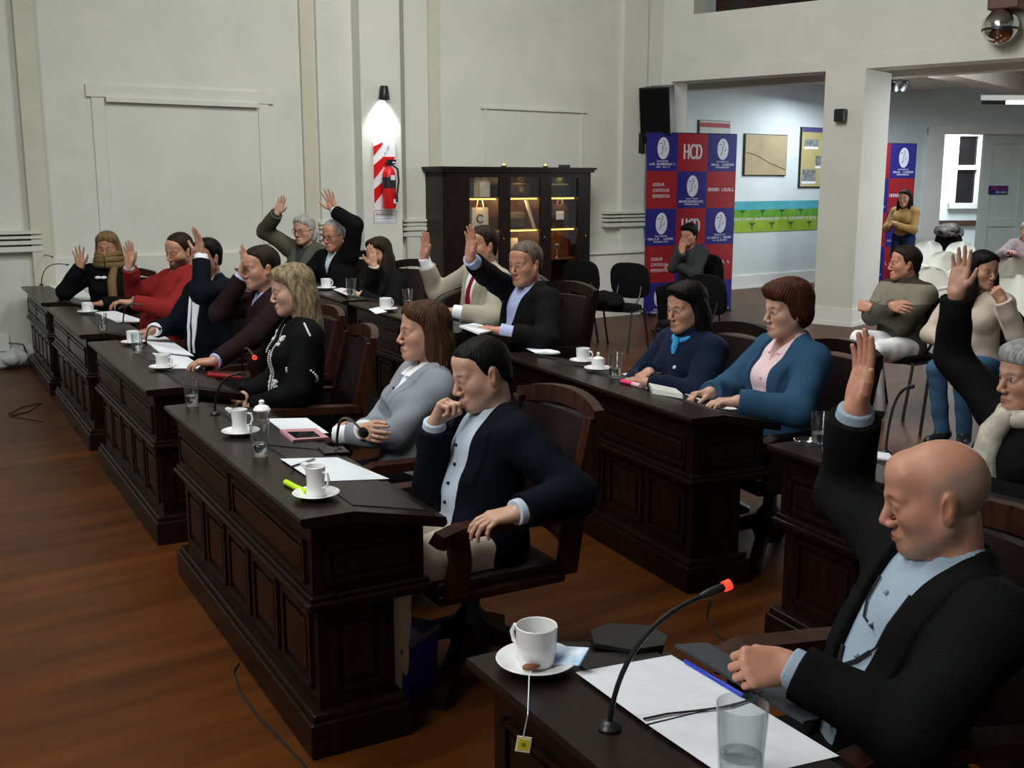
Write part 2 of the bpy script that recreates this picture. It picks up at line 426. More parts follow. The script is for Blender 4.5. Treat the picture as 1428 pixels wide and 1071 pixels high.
q = mb.build('window_frame', M_white); q.parent = w2
rx0, rz = cp(1300, 312); rx1, _ = cp(1362, 312)
struct(MB().box(rx0, rx1 + 1, 0, 0.05, rz - 0.05, rz + 0.07, CT).build('trim_corridor_rail', pm('brown_rail', (0.06, 0.035, 0.02), rough=0.5)))
# walls that close the hall on the sides the photograph does not show are left out beyond the frame
# ================================================================== WALL FIXTURES, CABINET, BANNERS
def wall_T(x, z, y=0.0): return WT @ Matrix.Translation((x, y, z))
# ---- sconce on the narrow pillar, light thrown down
xs, zs = wp(534, 131, 0.33)
t = empty('sconce_lamp', WL + wu * xs + wn * 0.36 + Vector((0, 0, zs)), 0)
tag(t, 'small black cone spotlight on the narrow white pillar, shining down above the fire extinguisher', 'spotlight')
MB().lathe([(0.040, 0.085), (0.044, 0.08), (0.062, -0.06), (0.060, -0.065), (0.052, -0.05), (0.036, 0.07)], 20, closed=True).build('shade', M_blackp, t, True)
MB().lathe([(0.001, -0.022), (0.046, -0.022), (0.046, -0.03), (0.001, -0.03)], 20).build('lamp', M_bulb, t, True)
spot_lamp('sconce_light', t.location + Vector((0, 0, -0.07)), t.location + wn * -0.05 + Vector((0, 0, -1)), 42, 100, 0.7, (0.97, 0.99, 1.0), 0.04)
MB().box(-0.02, 0.02, -0.03, 0.06, -0.01, 0.03).build('bracket', M_blackp, t)

# ---- fire point: striped board, extinguisher, card
bx0, bz1 = wp(520, 198, 0.31); bx1, bz0 = wp(553, 293, 0.31)
xm = (bx0 + bx1) / 2; bw = bx1 - bx0; bh = bz1 - bz0
FB = WT @ Matrix.Translation((bx0, 0.30, bz0))
t = tag(MB().box(0, bw, 0, 0.012, 0, bh, FB).build('fire_point_board', pm('sign_white', s2l(225, 226, 232), rough=0.4)),
        'white board with red diagonal stripes behind the fire extinguisher on the narrow pillar', 'sign')
M_sred = pm('sign_red', s2l(205, 22, 28), s2l(210, 26, 30), rough=0.35, scale=4)
M_sblk = pm('sign_black', (0.012, 0.012, 0.013), rough=0.5)
mb = MB(); cw = bw * 0.42
for (a, h) in ((0.86, 0.14), (0.52, 0.21), (0.17, 0.21)):
    za, zb_ = a * bh, (a + h) * bh; sl = bh * 0.17
    mb.prism([(0, za - sl * 0.4), (cw, za + sl * 0.6), (cw, min(zb_ + sl * 0.3, bh)), (0, zb_ - sl * 0.4)], 'y', 0.012, 0.014, FB)
mb.prism([(cw, bh * 0.64), (bw * 0.72, bh * 0.64), (bw * 0.98, bh * 0.79), (cw, bh * 0.79)], 'y', 0.012, 0.014, FB)
mb.build('red_stripe', M_sred, t)
mb = MB()
mb.box(bw * 0.60, bw * 0.63, 0.012, 0.0135, bh * 0.83, bh * 0.92, FB).box(bw * 0.50, bw * 0.55, 0.012, 0.0135, bh * 0.81, bh * 0.86, FB).box(bw * 0.66, bw * 0.7, 0.012, 0.0135, bh * 0.88, bh * 0.95, FB)
mb.build('pictogram', pm('sign_grey', s2l(150, 150, 158), rough=0.5), t)
ex = empty('fire_extinguisher', WL + wu * (bx0 + bw * 0.50) + wn * 0.41 + Vector((0, 0, bz0 + 0.02)), math.atan2(wu.y, wu.x))
tag(ex, 'red fire extinguisher with black head hanging in front of the striped board', 'fire extinguisher')
R = 0.075
MB().lathe([(0, 0), (R * 0.9, 0), (R, 0.02), (R, bh * 0.50), (R * 0.85, bh * 0.56), (R * 0.4, bh * 0.61), (R * 0.35, bh * 0.64), (0, bh * 0.64)], 20).build('cylinder', M_sred, ex, True)
MB().box(-0.03, 0.03, -0.03, 0.03, bh * 0.63, bh * 0.69).box(-0.02, 0.09, -0.012, 0.012, bh * 0.69, bh * 0.72).box(-0.02, 0.08, -0.012, 0.012, bh * 0.65, bh * 0.67).build('valve_head', M_blackp, ex)
MB().tube([(0.03, -0.03, bh * 0.64), (0.08, -0.06, bh * 0.58), (0.085, -0.07, bh * 0.4), (0.05, -0.085, bh * 0.2), (0.045, -0.085, bh * 0.1)], [0.011, 0.011, 0.011, 0.012, 0.02]).build('hose', M_blackp, ex, True)
MB().lathe([(R * 1.01, bh * 0.30), (R * 1.02, bh * 0.30), (R * 1.02, bh * 0.46), (R * 1.01, bh * 0.46)], 20, closed=True).build('instruction_label', M_sblk, ex, True)
MB().box(-0.02, 0.03, -0.088, -0.078, bh * 0.42, bh * 0.49).box(0.01, 0.04, -0.088, -0.078, bh * 0.08, bh * 0.14).build('tag', MATS['sign_white'], ex)
cx0, cz1 = wp(521, 295, 0.31); cx1, cz0 = wp(553, 311, 0.31)
t = tag(wb(MB(), cx0, cx1, 0.30, 0.306, cz0, cz1).build('instruction_card', MATS['sign_white']), 'small white ruled card fixed under the striped fire board', 'sign')
mb = MB()
for k in range(4): wb(mb, cx0 + 0.012, cx1 - 0.012, 0.306, 0.308, cz0 + (0.1 + 0.26 * k) * (cz1 - cz0), cz0 + (0.14 + 0.26 * k) * (cz1 - cz0))
wb(mb, cx0 + 0.03, cx1 - 0.04, 0.306, 0.308, cz0 + 0.70 * (cz1 - cz0), cz0 + 0.82 * (cz1 - cz0)); wb(mb, cx0, cx0 + .008, .306, .308, cz0, cz1); wb(mb, cx1 - .008, cx1, .306, .308, cz0, cz1)
mb.build('card_lines', MATS['sign_grey'], t)

# ---- display cabinet: standing against the back wall
cy = 0.50                                                      # its depth
kx0, kz = wp(617, 232, cy); kx1, _ = wp(824, 232, cy); kw = kx1 - kx0; kh = kz
KT = WT @ Matrix.Translation((kx0, 0.08, 0))
kb = lambda mb, x0, x1, y0, y1, z0, z1, bev=0: mb.box(x0, x1, y0, y1, z0, z1, KT, bev)
cab = empty('display_cabinet', WL + wu * (kx0 + kw / 2) + wn * 0.3, 0)
tag(cab, 'tall dark wooden display cabinet with three glazed doors and warm lit shelves against the wall', 'cabinet')
bpy.context.view_layer.update(); CI = cab.matrix_world.inverted()
def cpart(mb, name, mat, parent=None, smooth=False):
    o = mb.build(name, mat, None, smooth)
    o.parent = parent or cab
    o.matrix_parent_inverse = (parent or cab).matrix_world.inverted() if parent is None else Matrix.Identity(4)
    if parent is not None: o.matrix_parent_inverse = Matrix.Identity(4); o.matrix_local = Matrix.Identity(4)
    return o
d = cy - 0.08
mb = kb(MB(), 0, 0.05, 0, d, 0, kh - 0.05); kb(mb, kw - 0.05, kw, 0, d, 0, kh - 0.05); kb(mb, 0, kw, 0, 0.02, 0, kh - 0.05); kb(mb, 0, kw, 0, d, 0, 0.22); kb(mb, 0, kw, 0, d, kh - 0.12, kh - 0.05)
cpart(mb, 'carcass', M_dark)
mb = kb(MB(), -0.05, kw + 0.05, -0.02, d + 0.06, kh - 0.03, kh); kb(mb, -0.03, kw + 0.03, -0.01, d + 0.04, kh - 0.06, kh - 0.03)
cpart(mb, 'cornice', M_dark)
cpart(kb(MB(), -0.02, kw + 0.02, -0.01, d + 0.03, 0, 0.16), 'plinth', M_dark)
M_cabin = pm('cabinet_lining', (0.10, 0.035, 0.014), (0.14, 0.05, 0.02), rough=0.4, scale=8, stretch=(1, 1, 6))
cpart(kb(MB(), 0.05, kw - 0.05, 0.021, 0.03, 0.22, kh - 0.12), 'lining', M_cabin)
# bays: measured glass openings in the photo
bays = []
for (a, b) in ((655, 697), (712, 754), (769, 806)):
    bays.append((wp(a, 300, cy)[0] - kx0, wp(b, 300, cy)[0] - kx0))
shelf_z = [wp(700, 275, cy)[1], wp(700, 320, cy)[1], wp(700, 365, cy)[1]]
zt_open = wp(700, 247, cy)[1]
mb = MB()
for z in shelf_z: kb(mb, 0.05, kw - 0.05, 0.03, d - 0.04, z - 0.012, z)
cpart(mb, 'shelf_boards', M_cabin)
edges = [0.05] + [(bays[0][1] + bays[1][0]) / 2, (bays[1][1] + bays[2][0]) / 2] + [kw - 0.05]
for i, (a, b) in enumerate(bays):
    x0, x1 = edges[i], edges[i + 1]
    mb = kb(MB(), x0, a, d - 0.035, d, 0.22, kh - 0.12); kb(mb, b, x1, d - 0.035, d, 0.22, kh - 0.12)
    kb(mb, a, b, d - 0.035, d, 0.22, 0.55); kb(mb, a, b, d - 0.035, d, zt_open, kh - 0.12)
    dr = cpart(mb, 'glazed_door', M_dark)
    gl = kb(MB(), a, b, d - 0.022, d - 0.018, 0.55, zt_open).build('pane', M_glass); gl.parent = dr
    kn = MB().ball(KT @ Vector((x1 - 0.03, d + 0.012, 1.1)), 0.012).build('knob', M_brass, None, True); kn.parent = dr
    for k, z in enumerate(shelf_z[:2]):
        led = cpart(kb(MB(), a + 0.01, b - 0.02, d - 0.075, d - 0.055, z - 0.030, z - 0.013), 'led_strip', M_led)
        c = KT @ Vector(((a + b) / 2, d - 0.10, z - 0.06)); point_lamp('shelf_light', c, 2.6, (1.0, 0.62, 0.22), 0.05)
    c = KT @ Vector(((a + b) / 2, d - 0.10, zt_open - 0.02)); point_lamp('shelf_light', c, 1.6, (1.0, 0.62, 0.22), 0.05)
# things in the cabinet
def incab(mb, name, mat, label, cat, group=None, smooth=False): return tag(mb.build(name, mat, None, smooth), label, cat, group)
M_tan = pm('tan_cloth', (0.42, 0.34, 0.23), (0.5, 0.4, 0.28), rough=0.8)
M_cream = pm('cream_card', (0.62, 0.56, 0.46), rough=0.6)
M_olive = pm('olive_leatherette', (0.05, 0.045, 0.02), (0.07, 0.06, 0.03), rough=0.4)
M_brownb = pm('brown_board', (0.05, 0.022, 0.012), rough=0.5)
a, b = bays[0]; w = b - a; z = shelf_z[0]
for k, (f0, f1, h, col, what) in enumerate(((0.12, 0.26, 0.22, M_olive, 'dark thin book, leftmost on the top shelf of the left bay'), (0.27, 0.44, 0.25, M_tan, 'tan book in the middle of the top shelf, left bay'), (0.46, 0.80, 0.26, M_cream, 'pale wide ledger, rightmost on the top shelf of the left bay'))):
    bk = incab(kb(MB(), a + w * f0, a + w * f1, d - 0.22, d - 0.08, z, z + h, 0.004), 'book', col, what, 'book', 'books on the cabinet top shelf')
    o = kb(MB(), a + w * f0 + 0.004, a + w * f1 - 0.004, d - 0.215, d - 0.09, z + h, z + h + 0.001).build('pages', M_paper); o.parent = bk
def bag(xc, w_, z, h, mat, label, mark):
    mb = MB(); mb.prism([(-w_ / 2, 0), (w_ / 2, 0), (w_ * 0.46, h), (-w_ * 0.46, h)], 'y', -0.035, 0.035, KT @ Matrix.Translation((xc, d - 0.14, z)))
    o = incab(mb, 'gift_bag', mat, label, 'bag')
    hb = MB().tube([KT @ Vector((xc - w_ * 0.22, d - 0.105, z + h)), KT @ Vector((xc - w_ * 0.12, d - 0.105, z + h + 0.11)), KT @ Vector((xc, d - 0.105, z + h + 0.14)), KT @ Vector((xc + w_ * 0.12, d - 0.105, z + h + 0.11)), KT @ Vector((xc + w_ * 0.22, d - 0.105, z + h))], 0.007).build('handle', mat, None, True); hb.parent = o
    mk = MB()
    if mark == 'ring':
        pts = [KT @ Vector((xc + 0.045 * math.cos(q), d - 0.103, z + h * 0.5 + 0.045 * math.sin(q))) for q in [0.6 + i * 0.45 for i in range(12)]]
        mk.tube(pts, 0.010)
        m2 = M_olive
    else:
        for dx in (-0.04, 0.0, 0.04): mk.box(xc + dx - 0.018, xc + dx + 0.018, d - 0.105, d - 0.1, z + h * 0.35, z + h * 0.72, KT)
        mk.box(xc - 0.06, xc + 0.06, d - 0.105, d - 0.1, z + h * 0.48, z + h * 0.60, KT); m2 = M_paper
    e = mk.build('printed_emblem', m2); e.parent = o
    return o
bag((a + b) / 2, 0.24, shelf_z[1], 0.26, M_cream, 'cream gift bag with a dark ring emblem on the middle shelf of the left bay', 'ring')
a2, b2 = bays[2]; bag((a2 + b2) / 2, 0.24, shelf_z[1], 0.28, M_brownb, 'dark brown gift bag with a white emblem on the middle shelf of the right bay', 'blk')
a1, b1 = bays[1]; w1 = b1 - a1
o = incab(kb(MB(), a1 + w1 * .1, a1 + w1 * .85, d - 0.3, d - 0.12, shelf_z[0], shelf_z[0] + 0.17, 0.02), 'box', M_brownb, 'brown box with brass clasp on the top shelf of the centre bay', 'box')
k = kb(MB(), a1 + w1 * .45, a1 + w1 * .6, d - 0.12, d - 0.113, shelf_z[0] + 0.06, shelf_z[0] + 0.12).build('clasp', M_brass); k.parent = o
o = incab(kb(MB(), a1 + w1 * .05, a1 + w1 * .68, d - 0.3, d - 0.12, shelf_z[1], shelf_z[1] + 0.2, 0.03), 'casket', M_olive, 'olive leather casket on the middle shelf of the centre bay', 'box')
k = kb(MB(), a1 + w1 * .1, a1 + w1 * .62, d - 0.12, d - 0.113, shelf_z[1] + 0.12, shelf_z[1] + 0.16, 0.003).build('lid_band', M_brass); k.parent = o
tag(MB().prism([(a1 + w1 * .62, shelf_z[1] + 0.34), (a1 + w1 * .70, shelf_z[1] + 0.34), (a1 + w1 * .98, shelf_z[1]), (a1 + w1 * .90, shelf_z[1])], 'y', d - 0.11, d - 0.09, KT).build('leaning_frame', M_cream), 'pale frame edge leaning on the middle shelf of the centre bay', 'frame')
o = incab(kb(MB(), a2 + 0.03, b2 - 0.05, d - 0.25, d - 0.10, shelf_z[0], shelf_z[0] + 0.24, 0.006), 'binder_set', pm('dark_green_cloth', (0.012, 0.02, 0.014), rough=0.6), 'dark green slipcase on the top shelf of the right bay', 'book')
k = kb(MB(), a2 + 0.06, b2 - 0.08, d - 0.10, d - 0.097, shelf_z[0] + 0.14, shelf_z[0] + 0.16).build('title_band', M_brass); k.parent = o
o = tag(kb(MB(), a1 + 0.01, a1 + w1 * .42, d - 0.16, d - 0.12, shelf_z[2], shelf_z[2] + 0.27).build('certificate', M_cream), 'pale certificate standing on the lower shelf of the centre bay', 'certificate')
k = kb(MB(), a1 + 0.03, a1 + w1 * .38, d - 0.12, d - 0.118, shelf_z[2] + 0.05, shelf_z[2] + 0.08).build('ribbon', M_brass); k.parent = o
o = incab(MB().lathe([(0, 0), (0.05, 0), (0.05, 0.012), (0.014, 0.02), (0.012, 0.08), (0.045, 0.11), (0.05, 0.17), (0.045, 0.172), (0.03, 0.12), (0, 0.1)], 18, KT @ Matrix.Translation(((a2 + b2) / 2, d - 0.16, shelf_z[2]))), 'trophy_cup', M_steel, 'small metal trophy on the lower shelf of the right bay', 'trophy', None, True)
# tiny lamps along the cabinet top
for px in (706, 764):
    q = KT @ Vector((wp(px, 226, cy)[0] - kx0, d - 0.05, kh))
    o = tag(MB().box(-0.03, 0.03, -0.03, 0.03, 0, 0.02, Matrix.Translation(q)).build('cabinet_top_lamp', M_blackp), 'tiny yellow lamp on the cabinet top, %s one' % ('left' if px == 706 else 'right'), 'lamp', 'tiny lamps on the cabinet top')
    e = MB().ball(q + Vector((0, 0, 0.026)), 0.016).build('lens', pm('yellow_lens', (0.9, 0.8, 0.1), emit=2.0), None, True); e.parent = o
q = KT @ Vector((wp(791, 226, cy)[0] - kx0, d - 0.06, kh))
o = tag(MB().box(-0.07, 0.07, -0.05, 0.05, 0, 0.035, Matrix.Translation(q), 0.006).build('router', M_blackp), 'small black box on the cabinet top near its right end', 'device')

# ---- wall loudspeaker in the corner
c = onplane(921, 155, WC + bn * 0.32, bn)
spk = empty('loudspeaker', c + Vector((0, 0, -0.28)), math.radians(-28)); tag(spk, 'large black loudspeaker tilted on a bracket in the corner above the banner', 'loudspeaker')
TL = Matrix.Rotation(math.radians(9), 4, 'X')
mb = MB(); mb.prism([(-0.21, -0.17), (0.21, -0.17), (0.15, 0.2), (-0.15, 0.2)], 'z', 0, 0.60, TL); mb.build('cabinet', M_blackp, spk)
MB().box(-0.195, 0.195, -0.185, -0.17, 0.02, 0.58, TL, 0.006).build('grille', M_blackf, spk)
MB().box(-0.40, -0.22, -0.06, 0.1, -0.26, 0.0).box(-0.25, -0.02, 0.0, 0.06, -0.12, -0.06).build('bracket', M_blackm, spk)

# ---- chequered banners
M_bblue = pm('banner_blue', s2l(30, 28, 118), s2l(34, 32, 124), rough=0.55, scale=3)
M_bred = pm('banner_red', s2l(142, 22, 30), s2l(150, 25, 33), rough=0.55, scale=3)
M_bwht = pm('banner_white', s2l(205, 208, 225), s2l(212, 214, 230), rough=0.55, scale=3)
M_bgry = pm('emblem_grey', s2l(96, 100, 128), rough=0.55)
def strokes(mb, x0, x1, z, h, y, seed, T):
    r = random.Random(seed); x = x0
    while x < x1:
        w = min(r.uniform(0.5, 0.85) * h, x1 - x)
        k = r.random()
        if k > 0.12:
            mb.box(x, x + w * 0.28, y, y - 0.0012, z, z + h, T)
            mb.box(x, x + w, y, y - 0.0012, z + h * (0.0 if k < 0.5 else 0.82), z + h * (0.18 if k < 0.5 else 1.0), T)
            if k > 0.4: mb.box(x + w * 0.72, x + w, y, y - 0.0012, z, z + h, T)
        x += w * 1.22
def banner(name, pl, pr, zt, rows, label, cell0=0):
    pl, pr = Vector(pl), Vector(pr); u = (pr - pl); W = u.length; u.normalize(); nrm = Vector((u.y, -u.x, 0))
    s = W / 3; z0 = zt - rows * s
    root = empty(name, (pl + pr) / 2, math.atan2(u.y, u.x)); tag(root, label, 'banner')
    T = Matrix.Translation((-W / 2, 0, 0))
    mb = MB(); mr = MB()
    bb2 = MB().box(0, W, 0.0, 0.004, z0, zt, T)
    for r in range(rows):
        for c in range(3):
            blue = (r + c) % 2 == 0
            x0 = c * s; z1 = zt - r * s; z_ = z1 - s
            (mb if blue else mr).box(x0, x0 + s, -0.002, 0.0, z_, z1, T)
            if blue:
                cx, cz = x0 + s * 0.52, z_ + s * 0.60
                mw = MB(); mg = MB(); ml = MB()
                mw.add([T @ Vector((cx + s * 0.19 * math.cos(q), -0.003, cz + s * 0.29 * math.sin(q))) for q in [i * math.pi / 14 for i in range(28)]], [list(range(28))])
                rr = random.Random(r * 7 + c)
                for (a, b, l, ang) in ((-.08, .13, .10, .1), (0.03, .13, .12, 1.4), (-.02, -.02, .2, 1.5), (-.06, -.14, .08, .8), (.08, -.02, .1, 1.1), (.0, .2, .05, .4)):
                    Q = T @ Matrix.Translation((cx + a * s, -0.0036, cz + b * s)) @ Matrix.Rotation(-ang, 4, 'Y')
                    mg.box(-l * s / 2, l * s / 2, -0.0004, 0, -0.012 * s, 0.012 * s, Q)
                strokes(ml, x0 + s * .32, x0 + s * .72, z_ + s * .245, s * .035, -0.002, r * 9 + c, T)
                strokes(ml, x0 + s * .08, x0 + s * .92, z_ + s * .155, s * .06, -0.002, r * 9 + c + 50, T)
                strokes(ml, x0 + s * .28, x0 + s * .76, z_ + s * .09, s * .04, -0.002, r * 9 + c + 90, T)
                em = mw.build('oval_emblem', M_bwht, root); mg.build('emblem_lines', M_bgry, em); ml.build('lettering', M_bwht, root)
    bb2.build('cloth', M_bblue, root)
    mb.build('blue_squares', M_bblue, root); mr.build('red_squares', M_bred, root)
    RX = Matrix.Rotation(math.radians(90), 4, 'X')
    for r in range(rows):
        for c in range(3):
            if (r + c) % 2 == 0: continue
            kind = {1: 'hcd', 0: 'legis', 2: 'web'}[c]
            x0 = c * s; z_ = zt - (r + 1) * s
            if kind == 'hcd':
                for q in (-0.006, 0, 0.006):
                    text_mesh('HCD', s * 0.58, 'lettering', M_bwht, root, T @ Matrix.Translation((x0 + s * 0.5 + q, -0.003 - abs(q) * 0.02, z_ + s * 0.5)) @ RX, 0.0005, sx=0.50)
            elif kind == 'legis':
                for k, wd in enumerate(('LEGISLAR', 'CONTROLAR', 'REPRESENTAR')):
                    text_mesh(wd, s * 0.125, 'lettering', M_bwht, root, T @ Matrix.Translation((x0 + s * 0.2, -0.003, z_ + s * (0.64 - 0.155 * k))) @ RX, 0.0005, 'LEFT', 0.72)
            else:
                mw2 = MB(); strokes(mw2, x0 + s * .05, x0 + s * .95, z_ + s * .46, s * .09, -0.002, 4 + r, T); mw2.build('lettering', M_bwht, root)
    MB().tube([(-W / 2, 0.012, zt), (W / 2, 0.012, zt)], 0.012).tube([(-W / 2 + 0.1, 0.02, zt), (-W / 2 + 0.1, 0.02, 0.03)], 0.012).tube([(W / 2 - 0.1, 0.02, zt), (W / 2 - 0.1, 0.02, 0.03)], 0.012)\
        .box(-W / 2 + 0.07, -W / 2 + 0.13, -0.10, 0.35, 0, 0.03).box(W / 2 - 0.13, W / 2 - 0.07, -0.10, 0.35, 0, 0.03).build('stand', M_blackm, root)
    return root
BNL = Vector((1.73, 14.40, 0)); BNR = Vector((3.0, 15.08, 0))
zt = at(1028, 188, 15.08).z
banner('chequered_banner', (at(903, 183, 14.40).x, 14.40, 0), (at(1028, 188, 15.08).x, 15.08, 0), zt, 5, 'blue and red chequered banner with HCD lettering and oval emblems behind the seated young man')
banner('chequered_banner', (at(1168, 200, 17.6).x, 17.6, 0), (at(1279, 200, 18.3).x, 18.3, 0), at(1279, 201, 18.3).z, 5, 'second chequered banner half hidden by the white pillar, behind the standing woman')

# ---- pictures on the side-room wall
def picture(p0, p1, name, mat, label, frame=M_blackp, t=0.03):
    x0, z1 = sp(*p0); x1, z0 = sp(*p1)
    o = tag(sb(MB(), x0, x1, 0, t, z0, z1).build(name, frame), label, 'picture')
    c = sb(MB(), x0 + 0.025, x1 - 0.01, t, t + 0.004, z0 + 0.012, z1 - 0.012).build('print', mat); c.parent = o
    return o, x0, x1, z0, z1
M_map = pm('old_map', s2l(148, 134, 104), s2l(176, 162, 128), rough=0.7, scale=2.2, lo=0.3, hi=0.7)
o, x0, x1, z0, z1 = picture((1037, 186), (1094, 245), 'old_map_picture', M_map, 'framed brownish old map hanging on the side room wall')
mb = MB(); 
pts = [ST @ Vector((x0 + (x1 - x0) * f, 0.036, z0 + (z1 - z0) * g)) for f, g in ((.05, .55), (.25, .5), (.4, .42), (.6, .3), (.8, .22), (.97, .15))]
e = mb.tube(pts, 0.006).build('map_line', pm('brown_ink', s2l(105, 92, 70), rough=0.7)); e.parent = o
M_post = pm('poster_straw', s2l(176, 164, 112), s2l(186, 174, 124), rough=0.6, scale=3)
o, x0, x1, z0, z1 = picture((1116, 177), (1150, 261), 'information_poster', M_post, 'tall straw coloured poster with small photographs, cut off by the pillar')
mp_ = MB(); mw_ = MB(); W_, H_ = x1 - x0, z1 - z0
for (f, g, w_, h_) in ((.12, .68, .5, .12), (.55, .36, .45, .17), (.08, .1, .5, .2)):
    sb(mp_, x0 + W_ * f, x0 + W_ * (f + w_), .034, .037, z0 + H_ * g, z0 + H_ * (g + h_)); sb(mw_, x0 + W_ * f, x0 + W_ * (f + w_), .034, .037, z0 + H_ * (g - .04), z0 + H_ * g)
e = mp_.build('photographs', pm('grey_photo', s2l(92, 98, 100), s2l(150, 152, 150), rough=0.5, scale=14)); e.parent = o
e = mw_.build('captions', M_paper); e.parent = o
e = sb(MB(), x0 + .03, x1 - .01, .034, .037, z0 + H_ * .92, z1 - .012).build('title_bar', pm('poster_violet', s2l(80, 76, 130), rough=.5)); e.parent = o
o, x0, x1, z0, z1 = picture((973, 167), (1015, 215), 'notice_poster', pm('notice_grey', s2l(178, 180, 178), rough=.6), 'pale notice with a red heading, half hidden behind the banner top')
e = sb(MB(), x0 + .03, x1 - .02, .034, .037, z1 - .11, z1 - .04).build('red_heading', M_bred); e.parent = o
# painted mural banner, blue above green
mx0, mz1 = sp(1012, 281); mx1, mz0 = sp(1139, 320)
M_m1 = pm('mural_sky', s2l(70, 158, 168), s2l(86, 172, 184), rough=.6, scale=5)
M_m2 = pm('mural_grass', s2l(84, 148, 44), s2l(110, 160, 60), rough=.6, scale=5)
M_m3 = pm('mural_lime', s2l(128, 160, 40), s2l(152, 176, 60), rough=.6, scale=5)
o = tag(sb(MB(), mx0, mx1, 0, 0.01, mz0, mz1).build('painted_mural', M_m3), 'long painted strip of blue sky and green fields on the side room wall', 'mural')
H_ = mz1 - mz0; W_ = mx1 - mx0
e = sb(MB(), mx0, mx1, .01, .012, mz0 + H_ * .72, mz1).build('sky_band', M_m1); e.parent = o
e = sb(MB(), mx0, mx1, .01, .012, mz0 + H_ * .48, mz0 + H_ * .72).build('grass_band', M_m2); e.parent = o
mb = MB(); strokes(mb, mx0 + .05, mx1 - .05, mz0 + H_ * .38, H_ * .08, 0.0, 3, ST @ Matrix.Translation((0, 0.0125, 0)))
e = mb.build('white_lettering', M_bwht); e.parent = o
mb = MB()
for k in range(9):
    f = .06 + .105 * k; zz = mz0 + H_ * (.5 if k % 2 else .08); q = mx0 + W_ * f
    mb.prism([(q, zz), (q + .02, zz), (q + .02, zz + H_ * .12), (q + .1, zz + H_ * .22), (q - .08, zz + H_ * .22), (q, zz + H_ * .12)], 'y', .012, .0135, ST)
e = mb.build('painted_trees', pm('mural_dark_green', s2l(52, 92, 40), rough=.6)); e.parent = o
# door sign
x0, z1 = fp(1379, 259, -.03); x1, z0 = fp(1405, 271, -.03)
o = tag(fb(MB(), x0, x1, -.035, -.028, z0, z1).build('door_sign', pm('sign_violet', s2l(52, 40, 110), rough=.5)), 'small violet and red sign plate on the closed grey door leaf', 'sign')
mb = MB(); strokes(mb, x0 + .05, x1 - .02, z0 + (z1 - z0) * .55, (z1 - z0) * .26, 0, 5, FT @ Matrix.Translation((0, -0.026, 0)))
e = mb.build('red_lettering', M_sred); e.parent = o
mb = MB(); strokes(mb, x0 + .15, x1 - .02, z0 + (z1 - z0) * .15, (z1 - z0) * .22, 0, 8, FT @ Matrix.Translation((0, -0.026, 0)))
e = mb.build('white_lettering', M_bwht); e.parent = o

# ---- black sensor box on the pillar
x, z = bp_(1173, 161, .05)
o = tag(bb(MB(), x - .065, x + .065, 0.02, .12, z - .075, z + .075, .01).build('pillar_speaker', M_blackp), 'small black box speaker on the front face of the white pillar', 'speaker')
e = bb(MB(), x - .02, x + .02, 0, .03, z - .03, z + .03).build('mount', M_blackm); e.parent = o
# ---- chrome ball lamp hanging on its dark red bracket
x, z = bp_(1395, 37, .25)
c = WC + bu * x + bn * .25 + Vector((0, 0, z))
o = empty('chrome_ball_bell', c, math.atan2(bu.y, bu.x)); tag(o, 'mirror chrome ball under a dark red bracket on the balcony front', 'bell')
MB().ball((0, 0, 0), .185, seg=28, rings=18).build('ball', pm('mirror_chrome', (.55, .55, .55), rough=.12, metal=1), o, True)
MB().lathe([(0.186, -.045), (.19, -.045), (.19, -.02), (.186, -.02)], 28, closed=True).build('rim', M_blackm, o, True)
MB().box(-.13, .19, -.08, .26, .17, .5, None, .015).build('bracket', pm('oxide_red', (.085, .02, .018), rough=.5), o)
# ---- track spots and fluorescent tube under the side-room ceiling
x, z = bp_(1250, 120); c = on(1254, 121, zbeam + .05)
c = at(1254, 121, 15.2)
o = empty('track_spotlight', c); tag(o, 'black twin track spotlight glowing white under the side room ceiling', 'spotlight')
MB().box(-.14, .12, -.02, .02, .06, .09).box(-.02, .02, -.02, .02, .08, .6).build('track', M_blackp, o)
for k, xx in enumerate((-.07, .06)):
    T = Matrix.Translation((xx, -.03, 0)) @ Matrix.Rotation(math.radians(35), 4, 'X') @ Matrix.Rotation(math.radians(20 if k else -15), 4, 'Y')
    h = MB().lathe([(.03, .08), (.045, .06), (.05, -.05), (.046, -.05), (.04, .05), (.02, .07)], 16, T, closed=True).build('lamp_head', M_blackp, o, True)
    e = MB().lathe([(.001, -.035), (.042, -.035), (.042, -.042), (.001, -.042)], 16, T).build('lens', M_bulb, h, True)
point_lamp('track_light', c + Vector((0, -.12, -.1)), 14, (.95, .98, 1.0), .05)
a = at(1371, 143, 15.6); b = at(1450, 143.5, 15.2)
o = tag(MB().box(-.03, (b - a).length, -.03, .03, .03, .10, frame_T(a, (b - a).normalized(), Vector((-(b - a).y, (b - a).x, 0)).normalized(), (0, 0, 1))).build('fluorescent_fixture', M_white), 'fluorescent tube lamp under the side room ceiling at the right edge', 'lamp')
u = (b - a).normalized()
e = MB().tube([a + u * .30, b], .022, 10).build('tube', M_tube, None, True); e.parent = o
e = MB().tube([a - u * .02, a + u * .30], .026, 10).build('end_cap', M_blackp, None, True); e.parent = o
